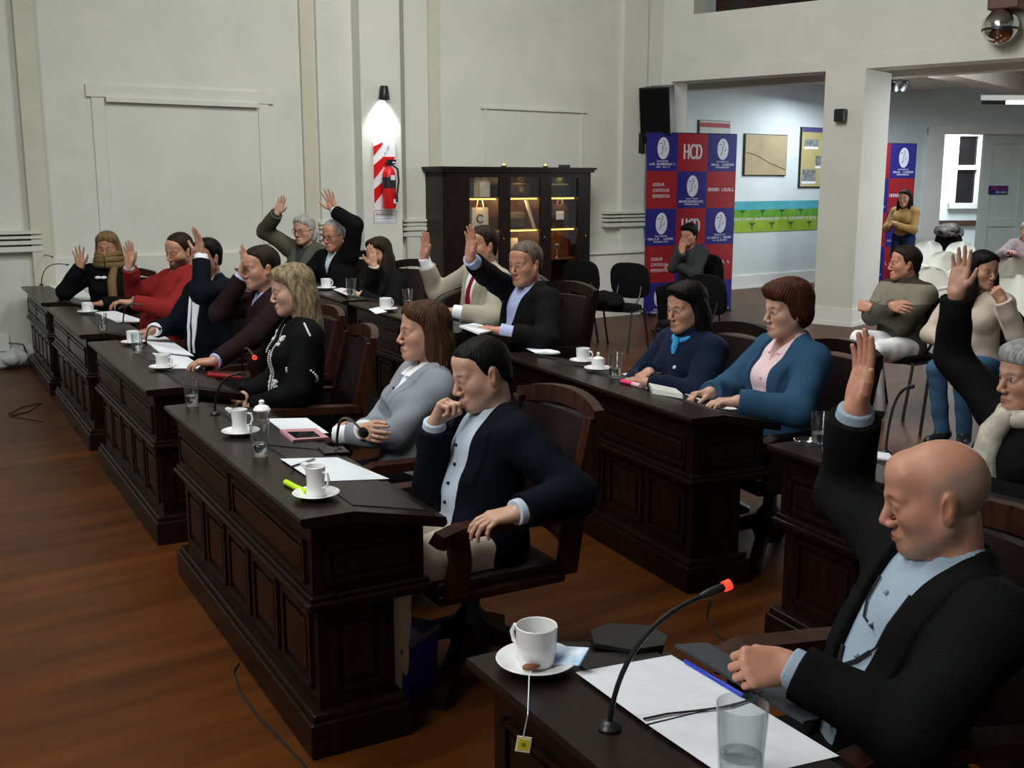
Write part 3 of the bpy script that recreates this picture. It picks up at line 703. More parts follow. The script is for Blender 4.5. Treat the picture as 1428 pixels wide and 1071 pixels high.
# ================================================================== DESKS
DH = 0.785                                     # height of the flat front strip
U1 = Vector((-0.49, 0.872, 0)).normalized()    # first row, away from the camera
U2 = Vector((-0.43, 0.903, 0)).normalized()    # second row
R1 = on(436, 1062, 0)                          # near front corner of the first desk
R2 = on(958, 829, 0)                           # near front corner of the second-row desk
DAIS = 0.12                                    # the far half of the second row stands on a low platform
U3 = Vector((-0.457, 0.889, 0)).normalized(); R3 = Vector((0.004, 5.507, DAIS))
ROWS = {1: (U1, R1), 2: (U2, R2), 3: (U3, R3)}
def row_pt(row, t, o):                         # t along the row (away), o towards the sitters
    u, r = ROWS[row]
    return r + u * t + Vector((u.y, -u.x, 0)) * o
def row_yaw(row):
    u = ROWS[row][0]
    return math.atan2(u.y, u.x)
Q3 = frame_T(R3 - Vector((0, 0, DAIS)), U3, (U3.y, -U3.x, 0), (0, 0, 1))
struct(MB().box(0.62, 6.35, -0.10, 1.75, 0, DAIS, Q3, 0.01).build('floor_dais', M_dark))
def desk(name, row, t, L, label, group):
    root = empty(name, row_pt(row, t, 0), row_yaw(row)); tag(root, label, 'desk', group)
    # local: x along the row, +y front (away from the sitters), sitters at -y
    D = 0.46
    # carcass: upper box, lower box
    mb = MB().box(0.03, L - 0.03, -0.40, -0.03, 0.505, DH - 0.085).box(0.045, L - 0.045, -0.30, -0.045, 0.0, 0.505)
    mb.prism([(-0.03, DH - 0.085), (-0.03, DH - 0.02), (-0.15, DH - 0.02), (-0.42, DH - 0.075), (-0.42, DH - 0.085)], 'x', 0.03, L - 0.03)
    mb.build('carcass', M_dark, root)
    # plinth and mouldings
    mb = MB().box(0.0, L, -0.335, 0.0, 0, 0.115, None, 0.006).box(0.012, L - 0.012, -0.325, -0.012, 0.115, 0.14, None, 0.006)
    mb.build('plinth', M_dark, root)
    mb = MB().box(0.006, L - 0.006, -0.43, -0.006, 0.485, 0.505, None, 0.006).box(0.018, L - 0.018, -0.415, -0.018, 0.505, 0.522, None, 0.005).box(0.018, L - 0.018, -0.40, -0.018, 0.468, 0.485, None, 0.005)
    mb.build('waist_moulding', M_dark, root)
    # desk top: flat strip, then sloping writing surface
    prof = [(0.012, DH), (0.016, DH - 0.012), (0.004, DH - 0.030), (-0.02, DH - 0.034), (-0.15, DH - 0.034), (-D + 0.006, DH - 0.098), (-D - 0.006, DH - 0.088), (-D - 0.002, DH - 0.066), (-0.155, DH)]
    MB().prism(prof, 'x', -0.012, L + 0.012).build('desk_top', M_dark, root)
    sl = math.atan2(0.066, D - 0.155)
    T = Matrix.Translation((0, -0.155, DH)) @ Matrix.Rotation(sl, 4, 'X')
    n = 2; w = (L - 0.16) / n
    for k in range(n):
        MB().box(0.06 + k * (w + 0.04), 0.06 + k * (w + 0.04) + w, -0.275, -0.022, -0.002, 0.0035, T, 0.0015).build('leather_pad', M_leather, root)
    # raised panels: front lower, front frieze, two ends
    def panel(mb, x0, x1, z0, z1, y, fr=0.02, dep=0.012):
        mb.box(x0, x1, y, y + dep, z0, z0 + fr).box(x0, x1, y, y + dep, z1 - fr, z1).box(x0, x0 + fr, y, y + dep, z0, z1).box(x1 - fr, x1, y, y + dep, z0, z1)
        mb.box(x0 + fr * 2.2, x1 - fr * 2.2, y, y + dep * 0.75, z0 + fr * 2.2, z1 - fr * 2.2, None, 0.004)
    mb = MB(); nP = 5; pw = (L - 0.16) / nP
    for k in range(nP): panel(mb, 0.09 + k * pw, 0.09 + (k + 1) * pw - 0.05, 0.19, 0.45, -0.045)
    mb.build('front_panels', M_dark, root)
    mb = MB()
    for k in range(2): panel(mb, 0.08 + k * (L - 0.12) / 2, 0.04 + (k + 1) * (L - 0.12) / 2, 0.545, 0.685, -0.03, 0.014, 0.010)
    mb.build('front_frieze', M_dark, root)
    for e in (0, 1):
        Q = (Matrix.Rotation(math.radians(90), 4, 'Z') if e else Matrix.Rotation(math.radians(-90), 4, 'Z'))
        m2 = MB(); m3 = MB()
        # end at x=0.045 looks towards -x
        xe = L - 0.045 if e else 0.045; xf = L - 0.03 if e else 0.03; s = 1 if e else -1
        for (m_, y0, y1, z0, z1, xx, fr) in ((m2, -0.265, -0.085, 0.19, 0.445, xe, 0.018), (m3, -0.375, -0.07, 0.555, 0.675, xf, 0.013)):
            a, b = (xx, xx + 0.012) if e else (xx - 0.012, xx)
            m_.box(a, b, y0, y1, z0, z0 + fr).box(a, b, y0, y1, z1 - fr, z1).box(a, b, y0, y0 + fr, z0, z1).box(a, b, y1 - fr, y1, z0, z1)
            m_.box(a if e else a + .003, b - .003 if e else b, y0 + fr * 2.2, y1 - fr * 2.2, z0 + fr * 2.2, z1 - fr * 2.2)
        m2.build('end_panel', M_dark, root); m3.build('end_frieze', M_dark, root)
    return root
G = 'carved dark wooden council desks'
desks = {}
for key, row, t, L, lab in (
    ('A', 1, 0.0, 1.86, 'dark carved wooden desk in the middle foreground, yellow highlighter on it'),
    ('B', 1, 2.30, 1.80, 'dark carved wooden desk in front of the blonde woman in embroidered black'),
    ('C', 1, 4.48, 1.80, 'dark carved wooden desk in front of the man in the red sweater'),
    ('D', 1, 6.66, 1.62, 'dark carved wooden desk against the left wall, farthest of the left row'),
    ('E', 2, 0.0, 1.92, 'dark carved wooden desk in front of the woman in the denim jacket'),
    ('F', 3, 0.76, 1.80, 'dark carved wooden desk in front of the man in the beige suit'),
    ('G', 3, 2.72, 1.70, 'dark carved wooden desk in front of the long haired woman with raised hand'),
    ('H', 3, 4.55, 1.60, 'dark carved wooden desk in the far back, before the couple with raised arms'),
    ('I', 2, -2.52, 2.0, 'dark carved wooden desk behind the bald man, with a lone water glass on its end'),
    ('J', 1, -3.10, 2.0, 'dark wooden desk in the near right corner, tea cup and white papers on it')):
    desks[key] = desk('council_desk', row, t, L, lab, G)
def desk_pt(px, py, dz=0.0):                   # a point of the photo on a desk's flat strip
    return on(px, py, DH + dz)

# ================================================================== CHAIRS
def wood_chair(M_red=M_red):
    root = empty('swivel_armchair')            # faces +x
    for k in range(4):
        T = Matrix.Rotation(math.radians(45 + 90 * k), 4, 'Z')
        MB().prism([(0.03, 0.20), (0.03, 0.12), (0.20, 0.075), (0.33, 0.0), (0.36, 0.0), (0.365, 0.055), (0.30, 0.085), (0.16, 0.15)], 'y', -0.026, 0.026, T).build('leg', M_dark, root)
    MB().lathe([(0, 0.06), (0.065, 0.06), (0.08, 0.11), (0.06, 0.2), (0.035, 0.23), (0.028, 0.36), (0.09, 0.375), (0.09, 0.39), (0, 0.39)], 16).build('hub', M_blackm, root, True)
    MB().box(-0.25, 0.25, -0.26, 0.26, 0.365, 0.405, None, 0.012).build('seat_frame', M_red, root)
    MB().box(-0.24, 0.255, -0.25, 0.25, 0.395, 0.445, None, 0.022).build('seat', M_burg, root, True)
    for sgn in (-1, 1):
        y = sgn * 0.27
        o = MB().prism([(-0.28, 0.635), (-0.05, 0.645), (0.18, 0.645), (0.25, 0.625), (0.275, 0.59), (0.25, 0.58), (0.2, 0.605), (-0.05, 0.61), (-0.28, 0.60)], 'y', y - 0.036, y + 0.036)
        o.prism([(0.16, 0.40), (0.235, 0.40), (0.21, 0.52), (0.225, 0.61), (0.15, 0.61), (0.14, 0.52)], 'y', y - 0.02, y + 0.02)
        o.build('armrest', M_red, root)
        MB().prism([(-0.285, 0.40), (-0.22, 0.40), (-0.255, 0.62), (-0.335, 0.95), (-0.39, 0.95), (-0.32, 0.62)], 'y', y * 0.93 - 0.024, y * 0.93 + 0.024).build('back_post', M_red, root)
    pts = []
    for i in range(9):
        q = -1 + i / 4
        pts.append((q * 0.275, -0.37 - 0.05 * (1 - q * q), 0.95 + 0.035 * (1 - q * q)))
    mb = MB(); vs = []
    for (y, x, z) in pts: vs += [(x - 0.02, y, z - 0.035), (x + 0.025, y, z - 0.035), (x + 0.02, y, z + 0.028), (x - 0.02, y, z + 0.028)]
    fs = []
    for i in range(8):
        for k in range(4): fs.append([i * 4 + k, i * 4 + (k + 1) % 4, (i + 1) * 4 + (k + 1) % 4, (i + 1) * 4 + k])
    fs += [[0, 1, 2, 3], [32, 33, 34, 35]]
    mb.add(vs, fs).build('crest_rail', M_red, root)
    vs = []; fs = []; n = 9; zs = [0.50, 0.62, 0.74, 0.86, 0.925]
    for side in (0, 1):
        for z in zs:
            for i in range(n):
                q = -1 + 2 * i / (n - 1)
                x = -0.255 - (z - 0.5) * 0.26 - 0.05 * (1 - q * q) + (0.018 if side else -0.018)
                vs.append((x, q * 0.235, z))
    m = len(zs) * n
    for r in range(len(zs) - 1):
        for i in range(n - 1):
            a = r * n + i; fs.append([a, a + 1, a + n + 1, a + n]); fs.append([m + a, m + a + n, m + a + n + 1, m + a + 1])
    for i in range(n - 1):
        fs.append([i, m + i, m + i + 1, i + 1]); a = (len(zs) - 1) * n + i; fs.append([a, a + 1, m + a + 1, m + a])
    for r in range(len(zs) - 1):
        a = r * n; fs.append([a, a + n, m + a + n, m + a]); a = r * n + n - 1; fs.append([a, m + a, m + a + n, a + n])
    MB().add(vs, fs).build('back_panel', M_burg, root, True)
    return root
def visitor_chair():
    root = empty('visitor_chair')
    prof = [(math.cos(q), math.sin(q)) for q in [i * math.pi / 12 for i in range(24)]]
    def pad(rx, ry, h, T, name):
        mb = MB(); vs = []; fs = []
        levels = [(0.0, 0.90), (0.006, 0.98), (h * 0.5, 1.0), (h - 0.008, 0.97), (h, 0.84)]
        for (z, s) in levels:
            for (c, d) in prof:
                e = 0.62
                vs.append((rx * s * math.copysign(abs(c) ** e, c), ry * s * math.copysign(abs(d) ** e, d), z))
        for k in range(len(levels) - 1):
            for i in range(24): fs.append([k * 24 + i, k * 24 + (i + 1) % 24, (k + 1) * 24 + (i + 1) % 24, (k + 1) * 24 + i])
        fs += [list(range(24))[::-1], list(range(96, 120))]
        return mb.add(vs, fs, T).build(name, M_blackf, root, True)
    pad(0.23, 0.24, 0.06, Matrix.Translation((0.02, 0, 0.42)), 'seat')
    pad(0.20, 0.24, 0.05, Matrix.Translation((-0.24, 0, 0.71)) @ Matrix.Rotation(math.radians(-80), 4, 'Y'), 'backrest')
    for s in (-1, 1):
        y = s * 0.25
        MB().tube([(-0.24, y, 0.0), (-0.12, y, 0.42), (0.0, y, 0.425)], 0.012).build('leg', M_blackm, root, True)
        MB().tube([(0.24, y, 0.0), (0.16, y, 0.42), (-0.02, y, 0.425)], 0.012).build('leg', M_blackm, root, True)
    MB().tube([(-0.12, -0.25, 0.43), (-0.12, 0.25, 0.43)], 0.011).tube([(0.15, -0.25, 0.425), (0.15, 0.25, 0.425)], 0.011).tube([(-0.15, -0.12, 0.43), (-0.23, -0.14, 0.56), (-0.265, -0.14, 0.68)], 0.011).tube([(-0.15, 0.12, 0.43), (-0.23, 0.14, 0.56), (-0.265, 0.14, 0.68)], 0.011).build('frame', M_blackm, root, True)
    return root
def plastic_chair(mat=None):
    mat = mat or M_plast
    root = empty('plastic_armchair')
    vs = []; fs = []; n = 15; m = 16
    for j in range(m):                                   # backrest: fan shape, curved
        f = j / (m - 1); z = 0.44 + 0.40 * f; hw = 0.20 + 0.03 * min(f / .5, 1)
        if f > 0.5: hw = 0.23 * max(1 - ((f - 0.5) / 0.505) ** 2.6, 0.02) ** .42
        for i in range(n):
            q = -1 + 2 * i / (n - 1); vs.append((-0.20 - 0.12 * f + 0.06 * q * q, q * hw, z))
    k = len(vs)
    vs += [(x - 0.016, y, z) for (x, y, z) in vs]
    for j in range(m - 1):
        for i in range(n - 1):
            a = j * n + i; fs.append([a, a + 1, a + n + 1, a + n]); fs.append([k + a, k + a + n, k + a + n + 1, k + a + 1])
    for i in range(n - 1):
        fs.append([i, k + i, k + i + 1, i + 1]); a = (m - 1) * n + i; fs.append([a, a + 1, k + a + 1, k + a])
    for j in range(m - 1):
        a = j * n; fs.append([a, a + n, k + a + n, k + a]); a += n - 1; fs.append([a, k + a, k + a + n, a + n])
    MB().add(vs, fs).build('backrest', mat, root, True)
    MB().box(-0.22, 0.23, -0.22, 0.22, 0.41, 0.44, None, 0.012).build('seat', mat, root, True)
    for sx in (-1, 1):
        for sy in (-1, 1):
            MB().prism([(sy * 0.20, 0.42), (sy * 0.155, 0.42), (sy * 0.215, 0.0), (sy * 0.25, 0.0)], 'x', sx * 0.19 - 0.022, sx * 0.19 + 0.022).build('leg', mat, root)
    for sy in (-1, 1):
        MB().tube([(-0.23, sy * 0.22, 0.62), (-0.1, sy * 0.26, 0.64), (0.12, sy * 0.26, 0.63), (0.19, sy * 0.235, 0.58), (0.2, sy * 0.205, 0.42)], [0.015, 0.02, 0.02, 0.018, 0.014]).build('armrest', mat, root, True)
    return root
_proto = {}
def place_chair(kind, x, y, yaw, label, group, z=0.0):
    if kind not in _proto:
        o = {'wood': wood_chair, 'dark': lambda: wood_chair(M_dark), 'visitor': visitor_chair, 'plastic': plastic_chair}[kind]()
        _proto[kind] = o
        o.location = (x, y, z); o.rotation_euler = (0, 0, yaw)
        tag(o, label, 'chair', group); return o
    return dup(_proto[kind], (x, y, z), yaw, label, group)
# ================================================================== PEOPLE: figures grown as one smooth surface
def V(*a): return np.array(a, float)
def nrm(a): a = np.asarray(a, float); return a / (np.linalg.norm(a) + 1e-12)
class Cone:
    def __init__(s, a, b, ra, rb):
        s.a = np.asarray(a, float); s.b = np.asarray(b, float); s.ra = ra; s.rb = rb
        s.c = (s.a + s.b) / 2; s.R = np.linalg.norm(s.b - s.a) / 2 + max(ra, rb)
    def f(s, P):
        ba = s.b - s.a; pa = P - s.a
        h = np.clip(pa @ ba / max(ba @ ba, 1e-12), 0, 1)
        return np.linalg.norm(pa - h[:, None] * ba, axis=1) - (s.ra + (s.rb - s.ra) * h)
class Ell:
    def __init__(s, c, r, M=None):
        s.c = np.asarray(c, float); s.r = np.asarray(r, float); s.M = np.eye(3) if M is None else np.asarray(M, float); s.R = max(r)
    def f(s, P):
        q = (P - s.c) @ s.M                      # columns of M are the ellipsoid's axes
        k0 = np.linalg.norm(q / s.r, axis=1); k1 = np.linalg.norm(q / (s.r ** 2), axis=1)
        return np.where(k1 > 1e-9, k0 * (k0 - 1) / np.maximum(k1, 1e-9), -s.r.min())
class Frame:
    def __init__(s, o, x, z):
        s.o = np.asarray(o, float); z = nrm(z); x = np.asarray(x, float); x = nrm(x - z * (x @ z)); y = np.cross(z, x)
        s.M = np.stack([x, y, z], 1)
    def p(s, x, y, z): return s.o + s.M @ V(x, y, z)
    def d(s, x, y, z): return s.M @ V(x, y, z)
    def inv(s, P): return (P - s.o) @ s.M
    def ell(s, c, r, R=None): return Ell(s.p(*c), r, s.M if R is None else s.M @ R)
    def cone(s, a, b, ra, rb): return Cone(s.p(*a), s.p(*b), ra, rb)
def rotm(axis, deg):
    return np.array(Matrix.Rotation(math.radians(deg), 3, axis))
def smin(a, b, k):
    h = np.maximum(k - np.abs(a - b), 0) / k
    return np.minimum(a, b) - h * h * k * 0.25
MARG = [0.08]
def ev(prims, P, d=None):                         # prims: list of (op, shape, k)
    if d is None: d = np.full(len(P), 0.5)
    for op, g, k in prims:
        m = ((P - g.c) ** 2).sum(1) < (g.R + k + MARG[0]) ** 2
        i = np.nonzero(m)[0]
        if not len(i): continue
        q = g.f(P[i])
        if op == 'u': d[i] = smin(d[i], q, k) if k > 0 else np.minimum(d[i], q)
        else: d[i] = -smin(-d[i], q, k)          # smooth subtraction
    return d
def surf_net(fn, lo, hi, vox):
    """closed surface of fn = 0, sampled on a grid only near the surface"""
    lo = np.asarray(lo, float); hi = np.asarray(hi, float); C = 4
    nb = np.ceil((hi - lo) / (vox * C)).astype(int) + 1
    g = np.stack(np.meshgrid(*[np.arange(n) for n in nb], indexing='ij'), -1).reshape(-1, 3)
    cen = lo + (g + 0.5) * vox * C
    MARG[0] = vox * C * 1.6 + 0.045
    d = np.concatenate([fn(cen[i:i + 400000]) for i in range(0, len(cen), 400000)])
    blk = g[np.abs(d) < vox * C * 1.25]
    off = np.stack(np.meshgrid(*[np.arange(C + 1)] * 3, indexing='ij'), -1).reshape(-1, 3)
    N = (nb * C + 2).astype(np.int64); S = np.array([N[1] * N[2], N[2], 1], np.int64)
    pid = np.unique(((blk[:, None] * C + off[None]).reshape(-1, 3) @ S))
    ijk = np.stack([pid // S[0], (pid // S[1]) % N[1], pid % N[2]], 1)
    P = lo + ijk * vox
    MARG[0] = 0.05
    val = np.concatenate([fn(P[i:i + 400000]) for i in range(0, len(P), 400000)])
    offc = np.stack(np.meshgrid(*[np.arange(C)] * 3, indexing='ij'), -1).reshape(-1, 3)
    cid = np.unique(((blk[:, None] * C + offc[None]).reshape(-1, 3) @ S))
    cor = np.array([[a, b, c] for a in (0, 1) for b in (0, 1) for c in (0, 1)])
    ci = np.searchsorted(pid, cid[:, None] + (cor @ S)[None])
    cv = val[ci]; neg = cv < 0
    act = neg.any(1) & ~neg.all(1)
    cid = cid[act]; cv = cv[act]; ci = ci[act]
    acc = np.zeros((len(cid), 3)); cnt = np.zeros(len(cid))
    for a in range(8):
        for b in range(a + 1, 8):
            if np.abs(cor[a] - cor[b]).sum() != 1: continue
            x = (cv[:, a] < 0) != (cv[:, b] < 0)
            t = np.where(x, cv[:, a] / np.where(x, cv[:, a] - cv[:, b], 1), 0)
            acc += np.where(x[:, None], cor[a] + t[:, None] * (cor[b] - cor[a]), 0); cnt += x
    c3 = np.stack([cid // S[0], (cid // S[1]) % N[1], cid % N[2]], 1)
    verts = lo + (c3 + acc / cnt[:, None]) * vox
    quads = []
    for ax in range(3):
        o1, o2 = [k for k in range(3) if k != ax]
        e = S[ax]; p1 = pid; j = np.searchsorted(pid, p1 + e); j = np.minimum(j, len(pid) - 1)
        ok = pid[j] == p1 + e
        x = ok & ((val < 0) != (val[j] < 0))
        p = p1[x]; inside = val[x] < 0
        ids = []
        good = np.ones(len(p), bool)
        for (a, b) in ((0, 0), (-1, 0), (-1, -1), (0, -1)):
            q = p + a * S[o1] + b * S[o2]; k = np.minimum(np.searchsorted(cid, q), len(cid) - 1)
            good &= cid[k] == q; ids.append(k)
        Q = np.stack(ids, 1)[good]; ins = inside[good]
        flip = ins if ax != 1 else ~ins
        Q[~flip] = Q[~flip][:, ::-1]
        quads.append(Q)
    return verts, np.concatenate(quads)
def np_mesh(name, verts, quads, mat, parent, col=None):
    me = bpy.data.meshes.new(name)
    me.vertices.add(len(verts)); me.vertices.foreach_set('co', verts.astype(np.float32).ravel())
    me.loops.add(quads.size); me.loops.foreach_set('vertex_index', quads.astype(np.int32).ravel())
    me.polygons.add(len(quads)); me.polygons.foreach_set('loop_start', np.arange(0, quads.size, 4, dtype=np.int32))
    me.polygons.foreach_set('use_smooth', np.ones(len(quads), bool))
    me.update(calc_edges=True); me.validate()
    if col is not None:
        a = me.color_attributes.new('tint', 'FLOAT_COLOR', 'POINT')
        a.data.foreach_set('color', np.concatenate([col, np.ones((len(col), 1))], 1).astype(np.float32).ravel())
    me.materials.append(mat)
    o = bpy.data.objects.new(name, me); COL.objects.link(o); o.parent = parent
    return o
def skin_mat():
    m = bpy.data.materials.new('skin'); m.use_nodes = True; nt = m.node_tree; b = nt.nodes['Principled BSDF']
    a = nt.nodes.new('ShaderNodeAttribute'); a.attribute_name = 'tint'
    tc = nt.nodes.new('ShaderNodeTexCoord'); nz = nt.nodes.new('ShaderNodeTexNoise'); nz.inputs['Scale'].default_value = 28; nz.inputs['Detail'].default_value = 5
    nt.links.new(tc.outputs['Object'], nz.inputs['Vector'])
    mr = nt.nodes.new('ShaderNodeMapRange'); mr.inputs['To Min'].default_value = 0.86; mr.inputs['To Max'].default_value = 1.12
    nt.links.new(nz.outputs['Fac'], mr.inputs[0])
    mx = nt.nodes.new('ShaderNodeMix'); mx.data_type = 'RGBA'; mx.blend_type = 'MULTIPLY'; mx.inputs[0].default_value = 1
    nt.links.new(a.outputs['Color'], mx.inputs[6]); nt.links.new(mr.outputs[0], mx.inputs[7]); nt.links.new(mx.outputs[2], b.inputs['Base Color'])
    b.inputs['Roughness'].default_value = 0.47; b.inputs['Specular IOR Level'].default_value = 0.4
    b.inputs['Subsurface Weight'].default_value = 0.12; b.inputs['Subsurface Radius'].default_value = (0.010, 0.004, 0.002); b.inputs['Subsurface Scale'].default_value = 0.6
    nz2 = nt.nodes.new('ShaderNodeTexNoise'); nz2.inputs['Scale'].default_value = 260; nt.links.new(tc.outputs['Object'], nz2.inputs['Vector'])
    bp = nt.nodes.new('ShaderNodeBump'); bp.inputs['Strength'].default_value = 0.12; bp.inputs['Distance'].default_value = 0.002
    nt.links.new(nz2.outputs['Fac'], bp.inputs['Height']); nt.links.new(bp.outputs[0], b.inputs['Normal'])
    return m
M_skin = skin_mat()
def cloth(name, c, c2=None, rough=0.85, scale=220, bump=0.15, sheen=0.0, stretch=(1, 1, 1)):
    return pm(name, c, c2, rough=rough, scale=scale, bump=bump, spec=0.12, stretch=stretch, sheen=sheen)
def hairm(name, c, c2):
    return pm(name, c, c2, rough=0.55, scale=55, bump=0.35, stretch=(1, 1, 0.12), lo=0.3, hi=0.7, spec=0.14)

def hand(pr, W, fd, pn, right, style='flat', sz=1.0):
    """palm, five bent fingers of different lengths, thumb off the side"""
    fd = nrm(fd); pn = np.asarray(pn, float); pn = nrm(pn - fd * (pn @ fd)); t = np.cross(fd, pn) * (1 if right else -1)
    st = {'flat': (4, 5, 8, 8), 'spread': (15, 4, 6, 6), 'relax': (6, 22, 30, 25), 'fist': (2, 72, 85, 55), 'grip': (4, 40, 55, 40), 'point': (3, 10, 20, 20)}[style]
    K = []
    for o, l in ((.031, .088), (.0105, .093), (-.0105, .089), (-.0300, .080)):
        k = W + (fd * l + t * o) * sz; K.append(k)
        pr.append(('u', Cone(W + (fd * .012 + t * o * .6) * sz, k, .0155 * sz, .0115 * sz), .016))
    pr.append(('u', Ell(W + (fd * .040 + t * .020 + pn * .008) * sz, V(.033, .018, .015) * sz, np.stack([nrm(fd + t * .35), nrm(t - fd * .35), pn], 1)), .012))
    pr.append(('u', Ell(W + (fd * .040 - t * .022 + pn * .006) * sz, V(.034, .013, .013) * sz, np.stack([fd, t, pn], 1)), .012))
    LEN = ((.043, .026, .021), (.048, .030, .022), (.044, .028, .021), (.034, .020, .019))
    for i in range(4):
        sp = math.radians(st[0]) * (1.0, 0.25, -0.4, -1.1)[i]
        base = nrm(fd * math.cos(sp) + t * math.sin(sp)); p = K[i] - base * 0.004; ang = 0.0
        for j in range(3):
            ang += math.radians(st[1 + j]) * (1.0 if style not in ('relax', 'flat') else (0.8, 1.0, 1.1, 1.25)[i])
            dr = base * math.cos(ang) + pn * math.sin(ang); q = p + dr * LEN[i][j] * sz
            r0 = (.0098, .0088, .0078)[j] * sz * (0.9 if i == 3 else 1); r1 = (.0088, .0078, .0066)[j] * sz * (0.9 if i == 3 else 1)
            pr.append(('u', Cone(p, q, r0, r1), .0045 if j == 0 else .003)); p = q
    b = W + (fd * .022 + t * .026 + pn * .004) * sz
    if style == 'fist': ds = (nrm(fd * .75 + t * .35 + pn * .6), nrm(fd * .6 - t * .35 + pn * .6), nrm(fd * .3 - t * .9 + pn * .25))
    elif style in ('grip', 'relax'): ds = (nrm(fd * .75 + t * .5 + pn * .5), nrm(fd * .85 + t * .1 + pn * .5), nrm(fd * .8 - t * .1 + pn * .55))
    else: ds = (nrm(fd * .62 + t * .72 + pn * .25), nrm(fd * .82 + t * .5 + pn * .2), nrm(fd * .93 + t * .3 + pn * .15))
    for j, (dr, l, r0, r1) in enumerate(zip(ds, (.044, .034, .026), (.0145, .0115, .0100), (.0115, .0100, .0078))):
        q = b + dr * l * sz; pr.append(('u', Cone(b, q, r0 * sz, r1 * sz), .010 if j == 0 else .003)); b = q

def head_prims(H, fem=False, jaw=1.0):
    pr = [('u', H.ell((-.014, 0, .028), (.099, .077, .091)), 0.0),
          ('u', H.ell((.028, 0, -.040), (.060, .057, .072)), .035)]
    for s in (-1, 1):
        pr.append(('u', H.cone((.004, s * .053 * jaw, -.055), (.070, s * .017, -.100), .019, .017), .040))
        pr.append(('u', H.ell((.050, s * .042, -.022), (.030, .024, .026)), .035))
        pr.append(('u', H.cone((.072, s * .046, .022), (.090, s * .010, .017), .010, .012), .016))
    pr.append(('u', H.ell((.078, 0, -.099), (.017, .020, .016)), .02))
    pr.append(('u', H.ell((.060, 0, .062), (.030, .055, .035)), .04))
    for s in (-1, 1): pr.append(('s', H.ell((.101, s * .031, .001), (.016, .020, .0115)), .020))
    for s in (-1, 1): pr.append(('u', H.ell((.0775, s * .031, .000), (.0135, .0150, .0125)), .009))
    for s in (-1, 1): pr.append(('u', H.cone((.090, s * .018, .0085), (.080, s * .046, .006), .0035, .0035), .010))
    pr.append(('u', H.cone((.090, 0, .010), (.113, 0, -.034), .0085, .0105 if fem else .0118), .013))
    for s in (-1, 1): pr.append(('u', H.ell((.102, s * .0125, -.041), (.012, .0085, .0085)), .006))
    pr.append(('s', H.ell((.104, 0, -.053), (.006, .005, .005)), .006))
    pr.append(('u', H.ell((.085, 0, -.070), (.016, .024, .016)), .014))
    for z, r in ((-.0655, .0054), (-.0765, .0064)):
        for s in (-1, 1): pr.append(('u', H.cone((.0995, s * .004, z), (.089, s * .022, -.0710), r, .003), .005))
    for s in (-1, 1):
        R = rotm('Y', -12) @ rotm('Z', s * 24)
        pr.append(('u', H.ell((-.012, s * .079, -.008), (.020, .0085, .033), R), .008))
        pr.append(('s', H.ell((-.004, s * .089, -.004), (.011, .006, .019), R), .006))
        pr.append(('u', H.ell((-.010, s * .078, -.034), (.009, .007, .010), R), .006))
    return pr
HL = {'short': ([0, 25, 45, 58, 68, 80, 92, 104, 125, 180], [.092, .087, .076, .060, .018, -.016, .022, .020, -.030, -.072]),
      'receding': ([0, 25, 45, 60, 75, 88, 100, 125, 180], [.100, .096, .080, .045, .000, -.015, .030, -.035, -.070]),
      'full': ([0, 25, 45, 60, 75, 90, 105, 125, 180], [.070, .066, .052, .030, -.030, -.055, -.065, -.075, -.10]),
      'bob': ([0, 20, 40, 55, 68, 80, 105, 125, 180], [.062, .060, .054, .030, -.026, -.055, -.066, -.080, -.105])}
def hair_fn(H, style, thick, extra, cut, strand, vol=1.0):
    cr = [('u', H.ell((-.014, 0, .028), (.099, .077, .091)), 0.0), ('u', H.ell((.060, 0, .062), (.030, .055, .035)), .04),
          ('u', H.ell((-.035, 0, -.045), (.068, .064, .055)), .03)]
    xs, zs = HL[style]
    def fn(P):
        q = H.inv(P); d = ev(cr, P)
        an = np.degrees(np.abs(np.arctan2(q[:, 1], q[:, 0] + .01)))
        hz = np.interp(an, xs, zs)
        top = np.clip((q[:, 2] - .0) / .12, 0, 1)
        t = thick * (0.42 + 0.75 * top)
        edge = (q[:, 2] - hz)
        t = t * np.clip(edge / .045, 0, 1) ** .7
        ang = np.arctan2(q[:, 1], q[:, 0] + .03)
        t = t + strand * (np.sin(ang * 53 + 5 * np.sin(q[:, 2] * 34)) + .6 * np.sin(ang * 97 + q[:, 0] * 60 + 3)) * np.clip(edge / .03, 0, 1)
        r = np.maximum(d - t, (hz - q[:, 2]) * .7)
        if extra:
            e = ev(extra, P)
            e = e - strand * (np.sin(ang * 59 + q[:, 2] * 9) + .6 * np.sin(ang * 97 + 2 + q[:, 2] * 14) + .9 * np.sin(ang * 17 + 4 * np.sin(q[:, 2] * 22)))
            r = smin(r, e, .02)
        for g in cut: r = np.maximum(r, -g.f(P))
        return r
    return fn

